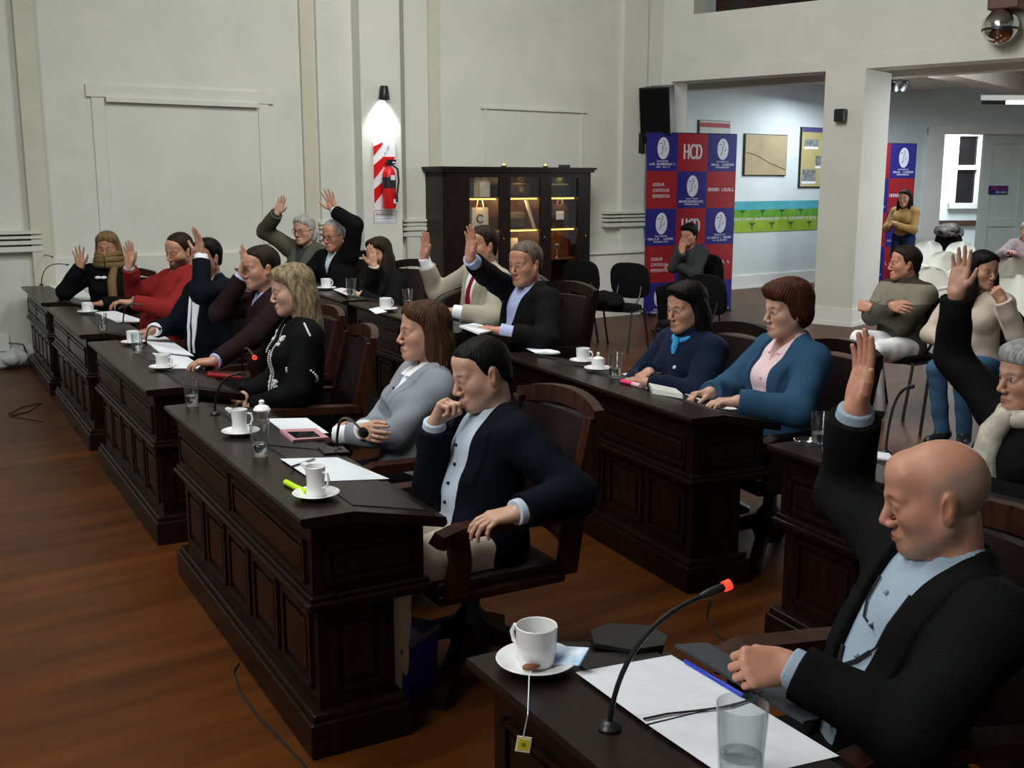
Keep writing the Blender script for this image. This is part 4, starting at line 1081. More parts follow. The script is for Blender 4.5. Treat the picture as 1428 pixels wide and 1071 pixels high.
PEOPLE = []
def person(label, head, yaw, lean=8, side=0, twist=0, hyaw=0, hpitch=0, hroll=0, vox=.005, build=1.0, fem=False,
           arms=None, top=None, legs=None, hair=None, skin=(0.50, 0.27, 0.18), brow=(0.06, 0.04, 0.03), beard=None, lips=None, shaved=None,
           extras=None, hz=0.515, eyes='open', stand=False, neck=1.0, jaw=1.0, shoulders=1.0, sl=0.0, scale=1.0, z0=0.0):
    """head: world position of the head's centre. yaw: facing, degrees. Angles in degrees; lean forward positive."""
    name = 'person'
    cy, sy = math.cos(math.radians(yaw)), math.sin(math.radians(yaw))
    Rz = np.array([[cy, -sy, 0], [sy, cy, 0], [0, 0, 1.0]])
    up = V(math.sin(math.radians(lean)), -math.sin(math.radians(side)), 0); up[2] = math.sqrt(max(1 - up @ up, .1))
    fw = V(math.cos(math.radians(twist)), math.sin(math.radians(twist)), 0)
    hd = np.array(Matrix.Rotation(math.radians(hyaw), 3, 'Z') @ Matrix.Rotation(math.radians(hpitch), 3, 'Y') @ Matrix.Rotation(math.radians(hroll), 3, 'X'))
    nk_dir = nrm(up * .55 + V(.22, 0, .75) + hd @ V(.12, 0, .12))
    # torso scale so that the head reaches its height
    head = V(*head); head_l = V(head[0] / scale, head[1] / scale, (head[2] - z0) / scale)
    hc = hd @ V(.018, 0, .075)
    def headz(s): return hz + up[2] * .53 * s + nk_dir[2] * .075 * neck + hc[2]
    s = (head_l[2] - hz - nk_dir[2] * .075 * neck - hc[2]) / (up[2] * .53)
    hips0 = V(0, 0, hz)
    T = Frame(hips0, fw, up)
    nb = T.p(-.008, 0, .53 * s)
    nt_ = nb + nk_dir * .075 * neck
    hcen = nt_ + hc
    loc = head - Rz @ hcen * scale
    root = empty(name, (loc[0], loc[1], z0), math.radians(yaw)); root.scale = (scale,) * 3; tag(root, label, 'person')
    toL = lambda w: Rz.T @ (np.array(w, float) - V(loc[0], loc[1], z0)) / scale
    H = Frame(hcen, hd @ V(1, 0, 0), hd @ V(0, 0, 1))
    b = build
    # ---- torso
    tor = [('u', T.ell((-.01, 0, .03), (.125 * b, .170 * b, .125)), 0),
           ('u', T.ell((.018 * b, 0, .18 * s), (.112 * b, .148 * b, .16 * s)), .06),
           ('u', T.ell((.008, 0, .355 * s), (.112 * (.5 + .5 * b), .158 * shoulders * (.6 + .4 * b), .165 * s)), .06)]
    sh = []
    for sd in (1, -1):
        A = (arms or {}).get('L' if sd > 0 else 'R', {})
        raised = A.get('raised', 0.0)
        S = T.p(-.005 + .02 * raised, sd * (.168 - .015 * raised) * shoulders * (.75 + .25 * b), .455 * s + .05 * raised)
        sh.append(S)
        tor.append(('u', Cone(T.p(0, sd * .06, .44 * s), S, .075, .060), .04))
        tor.append(('u', Cone(S + (T.p(-.012, 0, .5 * s) - S) * .12, T.p(-.014, sd * .022, .535 * s), .042, .045), .035))
        if fem: tor.append(('u', T.ell((.088, sd * .068, .335 * s), (.062, .066, .068)), .035))
    # ---- arms: two-bone reach to the wrist target
    armp = {}; hands = []; skinp = []
    UA, FA_ = .285, .255
    for sd, key in ((1, 'L'), (-1, 'R')):
        A = dict((arms or {}).get(key, {}))
        S = sh[0 if sd > 0 else 1]
        if 'wt' in A: Wt = toL(A['wt'])
        else: Wt = np.array(A.get('t', V(.30, sd * .14, hz + .10)), float)
        v = Wt - S; L = np.linalg.norm(v); Lm = (UA + FA_) * .995
        ua, fa = UA, FA_
        if L > Lm: ua, fa = UA * L / Lm, FA_ * L / Lm
        L = max(L, .12)
        a = (ua * ua - fa * fa + L * L) / (2 * L); h = math.sqrt(max(ua * ua - a * a, 1e-6))
        hint = np.array(A.get('hint', V(-.3, sd * .6, -.8)), float); vn = nrm(v); hint = nrm(hint - vn * (hint @ vn))
        E = S + vn * a + hint * h; W = S + v if 'wt' in A or 't' in A else Wt
        fdir = nrm(W - E)
        fd = np.array(A['fd'], float) if 'fd' in A else fdir
        if 'wfd' in A: fd = Rz.T @ np.array(A['wfd'], float)
        pn = np.array(A['pn'], float) if 'pn' in A else V(0, 0, -1) + .01 * fdir
        if 'wpn' in A: pn = Rz.T @ np.array(A['wpn'], float)
        ab = A.get('girth', 1.0) * (.55 + .45 * b)
        armp[key] = (S, E, W, ab, fdir)
        hz_ = A.get('hs', 0.93 if fem else 1.03)
        hp = [('u', Cone(E, W, .040 * ab, .026), 0), ('u', Cone(W - fdir * .03, W + nrm(fd) * .02, .026, .024), .01)]
        hp[1] = ('u', Ell(W, V(.026, .026, .026), None), .02)
        hand(hp, W, fd, pn, sd < 0, A.get('style', 'relax'), hz_)
        skinp.append(hp)
    # ---- legs
    lg = legs or {}
    legp = []; shoe = []; feet = {}
    for sd, key in ((1, 'L'), (-1, 'R')):
        Hj = V(-.01, sd * .088, hz - .015)
        g = lg.get(key, {})
        Kn = np.array(g.get('k', V(.43, sd * .13, hz - .03) if not stand else V(.02, sd * .10, .50)), float)
        An = np.array(g.get('a', V(.40 + sl, sd * .12, .085) if not stand else V(-.02, sd * .09, .085)), float)
        td = np.array(g.get('toe', V(1, sd * .25, -.10)), float); td = nrm(td)
        gb = .6 + .4 * b
        legp += [('u', Cone(Hj, Kn, .088 * gb, .058), .03), ('u', Cone(Kn, An, .056, .042), .02)]
        legp.append(('u', Cone(Hj + (Kn - Hj) * .15, Hj + (Kn - Hj) * .6, .092 * gb, .076 * gb), .03))
        shoe += [('u', Cone(An + V(0, 0, -.035) - td * .05, An + td * .13 + V(0, 0, -.045), .040, .036), 0), ('u', Cone(An, An + V(0, 0, -.04), .043, .042), .03)]
    top = top or {}
    noise = lambda P, a, f: a * (np.sin(P[:, 0] * f + 3 * np.sin(P[:, 2] * f * .7)) * np.sin(P[:, 1] * f * 1.1 + 2 * np.sin(P[:, 0] * f * .5)) + .6 * np.sin(P[:, 2] * f * 1.7 + 2.5 * np.sin(P[:, 1] * f * .8 + P[:, 0] * f * .6)))
    def arm_d(P, off, cuff, kk=.012, only=None):
        out = np.full(len(P), .5)
        for key in ('L', 'R'):
            if only and key not in only: continue
            S, E, W, ab, fdir = armp[key]
            flare = 1.12
            up_ = ev([('u', Cone(S, E, .058 * ab, .046 * ab), 0)], P)
            end = W - fdir * cuff
            fo = np.maximum(ev([('u', Cone(E, W + fdir * .05, .046 * ab, .033 * flare), 0)], P), (P - end) @ fdir + off)
            d = smin(up_, fo, .03) - off
            out = np.minimum(out, d)
        return out
    fold = top.get('folds', .0035)
    def upper(P, off, cuff, sleeves=True):
        o = off + noise(P, fold, 21)
        d = ev(tor, P) - o
        if sleeves:
            a = arm_d(P, o, cuff)
            d = smin(d, a, .022)
        return d
    def clip_low(P, d, zcut): return np.maximum(d, (zcut - T.inv(P)[:, 2]) * .9)
    pts = [hips0, nb, hcen, T.p(0, 0, .4 * s)] + [x for k in armp for x in armp[k][:3]]
    lo_u = np.min([*pts, T.p(-.2, -.25, 0), T.p(.2, .25, 0)], 0) - .16; hi_u = np.max([*pts, hcen], 0) + .20
    out = {}
    # ---- body: one continuous skin surface from head to feet
    nkp = [('u', Cone(nb - nk_dir * .03, nt_ + hc * .35 + hd @ V(-.012, 0, -.01), (.052 if fem else .060) * (.6 + .4 * b), (.048 if fem else .056)), .03)]
    hp_all = head_prims(H, fem, jaw)
    def body(P):
        d = ev(tor, P) + .018
        a = np.full(len(P), .5)
        for key in ('L', 'R'):
            S, E, W, ab, fdir = armp[key]
            a = ev([('u', Cone(S, E, .045 * ab, .036 * ab), .02)], P, a)
        d = smin(d, a, .02)
        d = smin(d, ev(legp, P) + .016, .03)
        for k, hp in enumerate(skinp): d = smin(d, ev(hp, P), .006)
        d = smin(d, ev(hp_all, P, ev(nkp, P)) if True else 0, .02)
        d = np.minimum(d, ev(shoe, P) + .012)
        return d
    allpts = [hcen, *[p.c for hp in skinp for _, p, _ in hp], *[p.c for _, p, _ in shoe], *[p.c for _, p, _ in legp], T.p(-.2, -.25, 0), T.p(.2, .25, 0), *sh]
    lo = np.min(allpts, 0) - .15; hi = np.max(allpts, 0) + .15
    v, q = surf_net(body, lo, hi, vox)
    # colours that belong to the skin itself: lips, eyes, brows, beard, a little redness
    col = np.tile(np.array(skin), (len(v), 1)); Q = H.inv(v)
    isH = (np.linalg.norm(Q / V(1, .8, 1.15), axis=1) < .14)
    def blend(w, c):
        w = (np.clip(w, 0, 1) * isH)[:, None]; col[:] = col * (1 - w) + np.array(c) * w
    g = lambda c, r: np.exp(-(((Q - V(*c)) / V(*r)) ** 2).sum(1))
    for sd in (1, -1):
        blend(.45 * g((.062, sd * .045, -.03), (.03, .022, .022)), (skin[0] * 1.0, skin[1] * .66, skin[2] * .6))
        blend(.5 * g((-.012, sd * .085, -.008), (.03, .012, .04)), (skin[0] * 1.0, skin[1] * .7, skin[2] * .65))
    blend(.45 * g((.112, 0, -.034), (.02, .016, .014)), (skin[0] * 1.0, skin[1] * .68, skin[2] * .62))
    if beard is not None:
        lowz = np.clip((-.040 - Q[:, 2] + .25 * (np.abs(Q[:, 1]) - .03)) / .02, 0, 1) * np.clip((Q[:, 0] + .0) / .03, 0, 1) * np.clip((Q[:, 2] + .125) / .015, 0, 1)
        mth = 1 - np.clip(1.4 * g((.097, 0, -.071), (.03, .022, .009)), 0, 1)
        blend(beard[3] * lowz * mth, beard[:3])
    if shaved is not None:
        an_ = np.degrees(np.abs(np.arctan2(Q[:, 1], Q[:, 0] + .01)))
        lim = np.interp(an_, [0, 55, 75, 110, 180], [.2, .2, .055, .070, .075])
        w_ = np.clip((an_ - 68) / 12, 0, 1) * np.clip((lim - Q[:, 2]) / .02, 0, 1) * np.clip((Q[:, 2] + .075) / .02, 0, 1)
        for sd in (1, -1): w_ = w_ * (1 - np.clip(1.6 * g((-.012, sd * .085, -.008), (.022, .014, .036)), 0, 1))
        blend(shaved[3] * w_, shaved[:3])
    lc = lips or (skin[0] * .80, skin[1] * .45, skin[2] * .45)
    blend(.95 * g((.098, 0, -.0710), (.03, .020, .0080)) ** 1.0, lc)
    blend(.85 * g((.099, 0, -.0708), (.03, .021, .0021)), (lc[0] * .35, lc[1] * .3, lc[2] * .3))
    for sd in (1, -1):
        e = np.clip(3.4 * g((.094, sd * .031, .0005), (.03, .0135, .0078)) - 1.0, 0, 1)
        if eyes == 'open':
            blend(e, (.55, .52, .50)); blend(np.clip(3 * g((.094, sd * .031, .0005), (.03, .0068, .0072)) - 0.9, 0, 1) * (e > .05), (.03, .018, .012))
        blend((1.0 if eyes == 'open' else .6) * np.clip(2 * g((.094, sd * .031, .0085 if eyes == 'open' else -.004), (.03, .016, .0022)) - .6, 0, 1), (.035, .02, .016))
        bw = .75 * np.clip(2.0 * g((.088, sd * .032, .0245), (.03, .017, .0046)) - .5, 0, 1)
        blend(bw, brow)
    out['body'] = np_mesh('body', v, q, M_skin, root, col)
    vc = vox * 1.25
    # ---- shirt
    if 'shirt' in top:
        def shirt(P):
            d = upper(P, .004, 0, False)
            q = T.inv(P); d = clip_low(P, d, top.get('shirt_low', -.02))
            # collar: raised band round the neck, open in front
            c = T.inv(P) - V(.002, 0, .505 * s); r = np.hypot(c[:, 0] * .95, c[:, 1]); hgt = c[:, 2] + c[:, 0] * .38
            R0 = .062 + .020 * (b - 1) - .004 * fem
            hh = np.clip(hgt, 0, .05)
            band = np.maximum(np.maximum(R0 - .006 - r, r - (R0 + .004 + (.050 - hh) * top.get('flare', .30))), np.abs(hgt - .026) - .026)
            gap = np.where(c[:, 0] > .02, .004 + np.clip(hgt, 0, .06) * .55 - np.abs(c[:, 1]), -.05)
            band = np.maximum(band, gap)
            d = smin(d, band, .004)
            if 'vneck' in top:      # open collar shows the throat
                vv = np.abs(q[:, 1]) - np.clip((q[:, 2] - top['vneck'] * s) * .45, 0, .07)
                d = np.maximum(d, -np.maximum(np.maximum(vv, .02 - q[:, 0]), (top['vneck'] * s - q[:, 2])))
            else:
                thr = Cone(nb - nk_dir * .0, nt_ + V(.01, 0, .06), .056, .05); d = np.maximum(d, -thr.f(P))
            return smin(d, arm_d(P, .004 + noise(P, fold, 21), top.get('shirt_cuff', -.012)), .022)
        v, q = surf_net(shirt, lo_u, hi_u, vc)
        out['shirt'] = np_mesh('shirt', v, q, top['shirt'], root)
        out['shirt_fn'] = lambda P: upper(P, .004, -.01)
    # ---- jacket / sweater / coat
    if 'coat' in top:
        op = top.get('open'); zb = top.get('zb', .22) ; w1 = top.get('vw', .085); off = top.get('off', .016)
        cuff = top.get('cuff', .012); low = top.get('low', -.09)
        def wedge(q):
            if op == 'wide': return np.abs(q[:, 1] - top.get('vs', 0)) - np.clip(top.get('w0', .06) + (q[:, 2] - .0) * .10, .04, w1)
            return np.abs(q[:, 1] - top.get('vs', 0)) - np.clip((q[:, 2] - zb * s) / ((.52 - zb) * s) * w1, 0, w1)
        def coat(P):
            q = T.inv(P)
            o = off
            if op:
                w = wedge(q); inb = np.clip(w / .006, 0, 1) * np.clip((.062 - w) / .006, 0, 1) * (q[:, 0] > 0) * np.clip((q[:, 2] - zb * s) / .03, 0, 1)
                o = off + .0065 * inb
            d = upper(P, o, cuff, False)
            # skirt of the jacket over the lap
            if top.get('skirt', True): d = smin(d, T.ell((-.015, 0, -.03), (.150 * b, .195 * b, .12)).f(P) , .05)
            d = clip_low(P, d, low)
            # neck opening
            if top.get('roll'):
                c = T.inv(P) - V(.004, 0, .53 * s); r = np.hypot(c[:, 0], c[:, 1])
                d = smin(d, np.maximum(np.abs(r - .066) - .013, np.abs(c[:, 2] + c[:, 0] * .4 - .03) - .034), .01)
            else:
                nk = Cone(T.p(.012, 0, .515 * s), T.p(.035, 0, .70 * s), top.get('nr', .068), .09)
                d = -smin(-d, nk.f(P), .008)
            if op:
                front = np.maximum(wedge(q), .015 - q[:, 0]); front = np.maximum(front, (zb * s - q[:, 2]) if op != 'wide' else -1.0)
                d = -smin(-d, front, .004)
            return smin(d, arm_d(P, off + noise(P, fold, 21), cuff), .022)
        v, q = surf_net(coat, lo_u, hi_u, vc)
        out['coat'] = np_mesh(top.get('coat_name', 'jacket'), v, q, top['coat'], root)
    # ---- trousers and shoes
    if top.get('trousers'):
        skl = top.get('tr_low', .07)
        def trou(P):
            o = .008 + noise(P, .003, 24)
            d = smin(ev(legp, P) - o, T.ell((-.012, 0, .00), (.128 * b, .172 * b, .125)).f(P) - .006, .05)
            d = np.maximum(d, T.inv(P)[:, 2] - .10)
            return np.maximum(d, skl - P[:, 2])
        lp = [p.c for _, p, _ in legp]; ends = [x for _, p, _ in legp for x in (p.a, p.b)]
        v, q = surf_net(trou, np.min([*ends, T.p(-.2, -.25, -.1)], 0) - .1, np.max([*ends, T.p(.2, .25, .15)], 0) + .12, max(vox * 1.5, .006))
        out['trousers'] = np_mesh('trousers', v, q, top['trousers'], root)
    fp_ = [x for _, p, _ in shoe for x in (p.a, p.b)]
    for half in (0, 1):
        sh_pr = shoe[half * 2:half * 2 + 2]; pp = [x for _, p, _ in sh_pr for x in (p.a, p.b)]
        v, q = surf_net(lambda P: np.maximum(np.maximum(ev(sh_pr, P), .002 - P[:, 2]), P[:, 2] - (np.max(pp, 0)[2] + .01)), np.min(pp, 0) - .07, np.max(pp, 0) + .07, .006)
        np_mesh('shoe', v, q, top.get('shoes', M_blackp), root)
    # ---- hair
    if hair:
        ex = [('u', H.ell(c, r, (rotm('Y', rest[0]) if rest else None)), .02) for (c, r, *rest) in hair.get('extra', [])]
        cut = [H.ell(c, r) for (c, r) in hair.get('cut', [])]
        hf = hair_fn(H, hair['style'], hair.get('thick', .014), ex, cut, hair.get('strand', .0012) * .55)
        zlo = min([-.13] + [c[2] - max(r) for (c, r, *_) in hair.get('extra', [])]) - .02
        cs = [H.p(x, y, z) for x in (-.17, .15) for y in (-.16, .16) for z in (zlo, .16)]
        hv = min(max(vox * .9, .003), .0045)
        v, q = surf_net(hf, np.min(cs, 0), np.max(cs, 0), hv)
        out['hair'] = np_mesh('hair', v, q, hair['mat'], root)
    out.update(root=root, T=T, H=H, s=s, upper=upper, arms=armp, toL=toL, Rz=Rz, loc=loc, tor=tor, nb=nb)
    PEOPLE.append(out)
    print('PERSON s=%.2f loc=(%.2f,%.2f) head=(%.2f,%.2f,%.2f) %s' % (s, loc[0], loc[1], head[0], head[1], head[2], label[:40]))
    return out
def trace(fn, p, d, n=60, tmax=.5):              # first point of a cloth surface along a direction
    p = np.array(p, float); d = nrm(d); t = 0.0; MARG[0] = .5
    for _ in range(n):
        x = fn((p + d * t)[None])[0]
        if x < .0004: break
        t += max(x * .7, .0005)
        if t > tmax: return None
    return p + d * t
def on_chest(o, y, z, off, extra=.003):          # a point lying on the clothed chest at (sideways y, up z)
    T = o['T']; fn = lambda P: o['upper'](P, off, .3)
    h = trace(fn, T.p(.40, y, z), T.d(-1, 0, 0))
    return None if h is None else h + T.d(1, 0, 0) * extra
def chest_strip(o, name, mat, rows, off, th=.006):
    """rows: (z, y-left, y-right) from top to bottom: a cloth strip lying on the chest"""
    vs = []; T = o['T']; nx = 5
    rows = [r for r in rows]
    for (z, ya, yb) in rows:
        for i in range(nx):
            y = ya + (yb - ya) * i / (nx - 1); p = on_chest(o, y, z, off, th * (1.0 if 0 < i < nx - 1 else .45))
            vs.append(p if p is not None else T.p(.13, y, z))
    k = len(vs); vs += [v - T.d(.012, 0, 0) for v in vs]; n = nx; m = len(rows); fs = []
    for j in range(m - 1):
        for i in range(n - 1):
            a = j * n + i; fs.append([a, a + 1, a + n + 1, a + n]); fs.append([k + a, k + a + n, k + a + n + 1, k + a + 1])
    for i in range(n - 1):
        fs.append([i, k + i, k + i + 1, i + 1]); a = (m - 1) * n + i; fs.append([a, a + 1, k + a + 1, k + a])
    for j in range(m - 1):
        a = j * n; fs.append([a, a + n, k + a + n, k + a]); a += n - 1; fs.append([a, k + a, k + a + n, a + n])
    return MB().add([tuple(v) for v in vs], fs).build(name, mat, o['root'], True)
def glasses(o, mat=None, shape='round'):
    H = o['H']; mat = mat or M_blackp; mb = MB()
    for s in (-1, 1):
        pts = [H.p(.108 - .35 * abs(.024 * math.cos(q)) * 0 - .004 * (s * math.cos(q) > 0), s * .033 + .024 * math.cos(q), .001 + .018 * math.sin(q)) for q in [i * math.pi / 9 for i in range(19)]]
        mb.tube([Vector(p) for p in pts], .0022, 6)
        mb.tube([Vector(H.p(*p)) for p in ((.104, s * .057, .006), (.06, s * .078, .008), (-.01, s * .083, .006), (-.025, s * .083, -.012))], .0020, 6)
    mb.tube([Vector(H.p(*p)) for p in ((.108, -.010, .004), (.112, 0, .007), (.108, .010, .004))], .002, 6)
    g = mb.build('glasses', mat, o['root'], True)
    return g

def chest_tube(o, name, mat, pts, off, r, extra=.004, base=None):
    ps = [on_chest(o, y, z, off, extra) for (y, z) in pts]
    ps = [Vector(p) for p in ps if p is not None]
    if base: ps = [Vector(o['T'].p(*q)) for q in base] + ps
    return MB().tube(ps, r, 6).build(name, mat, o['root'], True)
def buttons(o, zs, off, mat, y=0.0, r=.006):
    for z in zs:
        p = on_chest(o, y, z, off, .002)
        if p is not None: MB().ball(Vector(p), (r, r, r), seg=10, rings=6).build('button', mat, o['root'], True)
# ================================================================== WHO SITS WHERE
LONG = lambda l=1.0, w=1.0, fx=0.0: [((-.070, 0, -.06), (.060, .086 * w, .11)), ((-.080 + fx, 0, -.05 - .13 * l), (.046, .088 * w, .13 * l)),
                                     ((-.030, .078 * w, -.05), (.048, .024, .10)), ((-.030, -.078 * w, -.05), (.048, .024, .10)),
                                     ((-.045 + fx, .082 * w, -.05 - .11 * l), (.046, .026, .12 * l)), ((-.045 + fx, -.082 * w, -.05 - .11 * l), (.046, .026, .12 * l))]
FRONT = lambda l=1.0: [((.030, .088, -.10 - .05 * l), (.036, .026, .09 + .06 * l)), ((.030, -.088, -.10 - .05 * l), (.036, .026, .09 + .06 * l))]
FACECUT = [((.095, 0, -.015), (.085, .066, .105))]
H_black = hairm('black_hair', (.0025, .0022, .0022), (.007, .006, .006))
H_dbrown = hairm('dark_brown_hair', (.010, .006, .004), (.028, .017, .011))
H_brown = hairm('chestnut_hair', (.030, .013, .007), (.085, .038, .018))
H_auburn = hairm('auburn_hair', (.030, .008, .004), (.085, .026, .012))
H_blond = hairm('blonde_streaked_hair', (.075, .050, .026), (.33, .25, .15))
H_dblond = hairm('dark_blonde_hair', (.09, .055, .022), (.24, .16, .075))
H_grey = hairm('grey_hair', (.18, .18, .175), (.46, .46, .45))
H_greybr = hairm('grey_brown_hair', (.050, .038, .028), (.15, .12, .095))
C_black = cloth('black_wool', (.0030, .0031, .0036), (.0056, .0057, .0065))
C_navy = cloth('navy_wool', (.0020, .0030, .0064), (.0040, .0055, .0105))
C_navyf = cloth('navy_fleece', (.0036, .0080, .026), (.006, .012, .036), sheen=.04)
C_denim = cloth('blue_denim', (.020, .062, .125), (.034, .088, .16), scale=320)
C_jeans = cloth('jeans_denim', (.030, .080, .16), (.060, .135, .24), scale=200)
C_greyk = cloth('grey_blue_shirting', s2l(128, 133, 141), s2l(140, 145, 153), scale=400, bump=.1)
C_white = cloth('white_cotton', s2l(228, 230, 234), s2l(234, 236, 239), scale=300, bump=.06)
C_lblue = cloth('light_blue_cotton', s2l(186, 198, 214), s2l(194, 205, 220), scale=300, bump=.06)
C_gblue = cloth('grey_blue_cotton', s2l(146, 164, 182), s2l(158, 176, 192), scale=300, bump=.06)
C_lav = cloth('lavender_cotton', s2l(168, 178, 218), s2l(178, 188, 224), scale=300, bump=.06)
C_pink = cloth('pink_cotton', s2l(226, 196, 200), s2l(232, 204, 207), scale=300, bump=.06)
C_cream = cloth('cream_chino', s2l(206, 194, 174), s2l(216, 204, 185), scale=200, bump=.1)
C_tan = cloth('tan_chino', s2l(156, 142, 118), s2l(168, 154, 130), scale=200, bump=.1)
C_red = cloth('red_knit', (.20, .014, .015), (.26, .022, .022), scale=160, bump=.3)
C_maroon = cloth('maroon_knit', (.013, .0048, .0065), (.020, .008, .010), scale=160, bump=.3)
C_beige = cloth('beige_suiting', s2l(148, 143, 127), s2l(158, 153, 136), scale=300, bump=.1)
C_oliveW = cloth('olive_wool', (.070, .068, .050), (.095, .092, .070), scale=160, bump=.3)
C_olivek = cloth('olive_grey_knit', (.085, .078, .058), (.12, .11, .085), scale=140, bump=.35)
def two_tone(name, lo, hi, z):
    m = cloth(name, hi, tuple(v * 1.25 for v in hi), scale=140, bump=.35); nt = m.node_tree; b = nt.nodes['Principled BSDF']
    tc = nt.nodes.new('ShaderNodeTexCoord'); sp_ = nt.nodes.new('ShaderNodeSeparateXYZ'); nt.links.new(tc.outputs['Object'], sp_.inputs[0])
    rp = nt.nodes.new('ShaderNodeValToRGB'); rp.color_ramp.interpolation = 'CONSTANT'
    rp.color_ramp.elements[0].color = tuple(v * .8 for v in lo) + (1,); rp.color_ramp.elements[1].position = z; rp.color_ramp.elements[1].color = hi + (1,)
    e = rp.color_ramp.elements.new(z - .18); e.color = lo + (1,)
    e = rp.color_ramp.elements.new(.985); e.color = tuple(v * .45 for v in lo) + (1,)
    nt.links.new(sp_.outputs['Z'], rp.inputs[0]); nt.links.new(rp.outputs[0], b.inputs['Base Color']); return m
C_two = two_tone('two_tone_olive_knit', (.085, .080, .062), (.19, .172, .130), .845)
C_olived = cloth('dark_olive_knit', (.030, .030, .026), (.045, .044, .038), scale=140, bump=.35)
C_grey = cloth('dark_grey_knit', (.030, .033, .036), (.048, .052, .056), scale=160, bump=.3)
C_must = cloth('mustard_knit', (.34, .215, .080), (.42, .27, .105), scale=140, bump=.35)
C_bgk = cloth('beige_fleece', s2l(186, 172, 158), s2l(198, 184, 170), scale=160, bump=.3)
C_scarf = cloth('cream_satin_scarf', s2l(176, 170, 154), s2l(208, 202, 186), rough=.5, scale=26, bump=.3)
C_camel = cloth('camel_scarf', (.16, .10, .045), (.22, .145, .07), scale=120, bump=.3)
C_crim = cloth('crimson_silk', (.19, .004, .016), (.25, .008, .024), rough=.45, scale=120)
C_dark = cloth('black_trousering', (.004, .004, .0045), (.007, .007, .0075))
C_turq = cloth('turquoise_scarf', s2l(40, 130, 190), s2l(66, 156, 210), scale=90)
C_emb = pm('white_embroidery', s2l(205, 204, 200), s2l(220, 219, 214), rough=.7, scale=60, bump=.2)
SK_f = (.52, .285, .20); SK_m = (.50, .262, .175); SK_r = (.49, .235, .155); SK_d = (.42, .215, .14); SK_p = (.56, .33, .24)
STUB = lambda k: (.16, .11, .09, k)
YD1, YD2 = math.degrees(row_yaw(1)) + 90, math.degrees(row_yaw(2)) + 90
UPV = (0, 0, 1)

# ---- bald man, near right
P = person('bald man in a black jacket and grey-blue shirt, raising his right arm', at(1306, 690, 2.20), 194, lean=-19, hyaw=-27, hpitch=14, hroll=0, vox=.0032, build=1.12, jaw=1.12, scale=1.0,
    arms={'R': dict(wt=at(1194, 572, 2.52), hint=(-.15, -1, -.30), raised=.7, style='flat', wfd=(.12, .04, .98), wpn=(-.96, -.16, .10), girth=1.0),
          'L': dict(wt=at(1102, 930, 2.06), hint=(-.3, .75, -.6), style='fist', wfd=(-.95, -.12, .05), wpn=(-.1, .75, -.6), girth=1.08)},
    top=dict(shirt=C_gblue, coat=C_black, open='wide', w0=.03, w1=.095, vs=.0, off=.020, cuff=.020, shirt_cuff=-.004, low=-.10, trousers=C_dark),
    skin=(.52, .25, .165), brow=(.14, .08, .05), beard=(.30, .17, .125, .45), shaved=(.30, .22, .175, .75), eyes='down', hz=.50)
BALD = P
cord = pm('black_cord', (.010, .010, .012), rough=.5)
chest_tube(P, 'eyeglass_cord', cord, [(.060, .44 * P['s']), (.052, .36 * P['s']), (.040, .30 * P['s']), (.015, .26 * P['s'])], .006, .0028)
chest_tube(P, 'eyeglass_cord', cord, [(-.060, .44 * P['s']), (-.050, .38 * P['s']), (-.030, .345 * P['s']), (.012, .335 * P['s'])], .006, .0028)
chest_tube(P, 'hanging_glasses', M_blackp, [(.03, .285 * P['s']), (.008, .25 * P['s']), (-.022, .222 * P['s']), (-.038, .232 * P['s']), (-.05, .262 * P['s'])], .006, .0045)
buttons(P, [P['s'] * z for z in (.10, .18, .26, .34, .42)], .006, C_gblue)

# ---- man in navy blazer, chin on hand
P = person('man in a navy blazer and pale shirt, resting his chin on his fist', at(672, 520, 3.77), YD1 + 0, lean=-9, hyaw=-8, hpitch=16, hroll=4, vox=.0036, build=1.10, jaw=1.06,
    arms={'R': dict(wt=at(606, 592, 3.72), hint=(-.1, -.35, -1), style='fist', wfd=(.35, -.05, .75), wpn=(.55, -.35, -.5)),
          'L': dict(wt=at(722, 714, 3.37), hint=(-.85, .30, -.3), style='relax', wfd=(-.93, -.30, -.12), wpn=(-.05, .1, -1))},
    top=dict(shirt=C_lblue, flare=.45, coat=C_navy, open='wide', w0=.055, w1=.088, off=.020, cuff=.012, shirt_cuff=-.014, low=-.11, trousers=C_cream, shoes=cloth('dark_shoes', (.01, .009, .009))),
    hair=dict(style='short', mat=H_black, thick=.011, strand=.0016), skin=SK_p, brow=(.02, .014, .012), beard=STUB(.22), eyes='down', hz=.50,
    legs={'L': dict(k=(.40, .17, .50), a=(.40, .14, .085)), 'R': dict(k=(.42, -.14, .50), a=(.34, -.12, .085))})
buttons(P, [P['s'] * z for z in (.06, .14, .22, .30, .38)], .006, cloth('navy_button', (.02, .025, .05)), r=.0065)

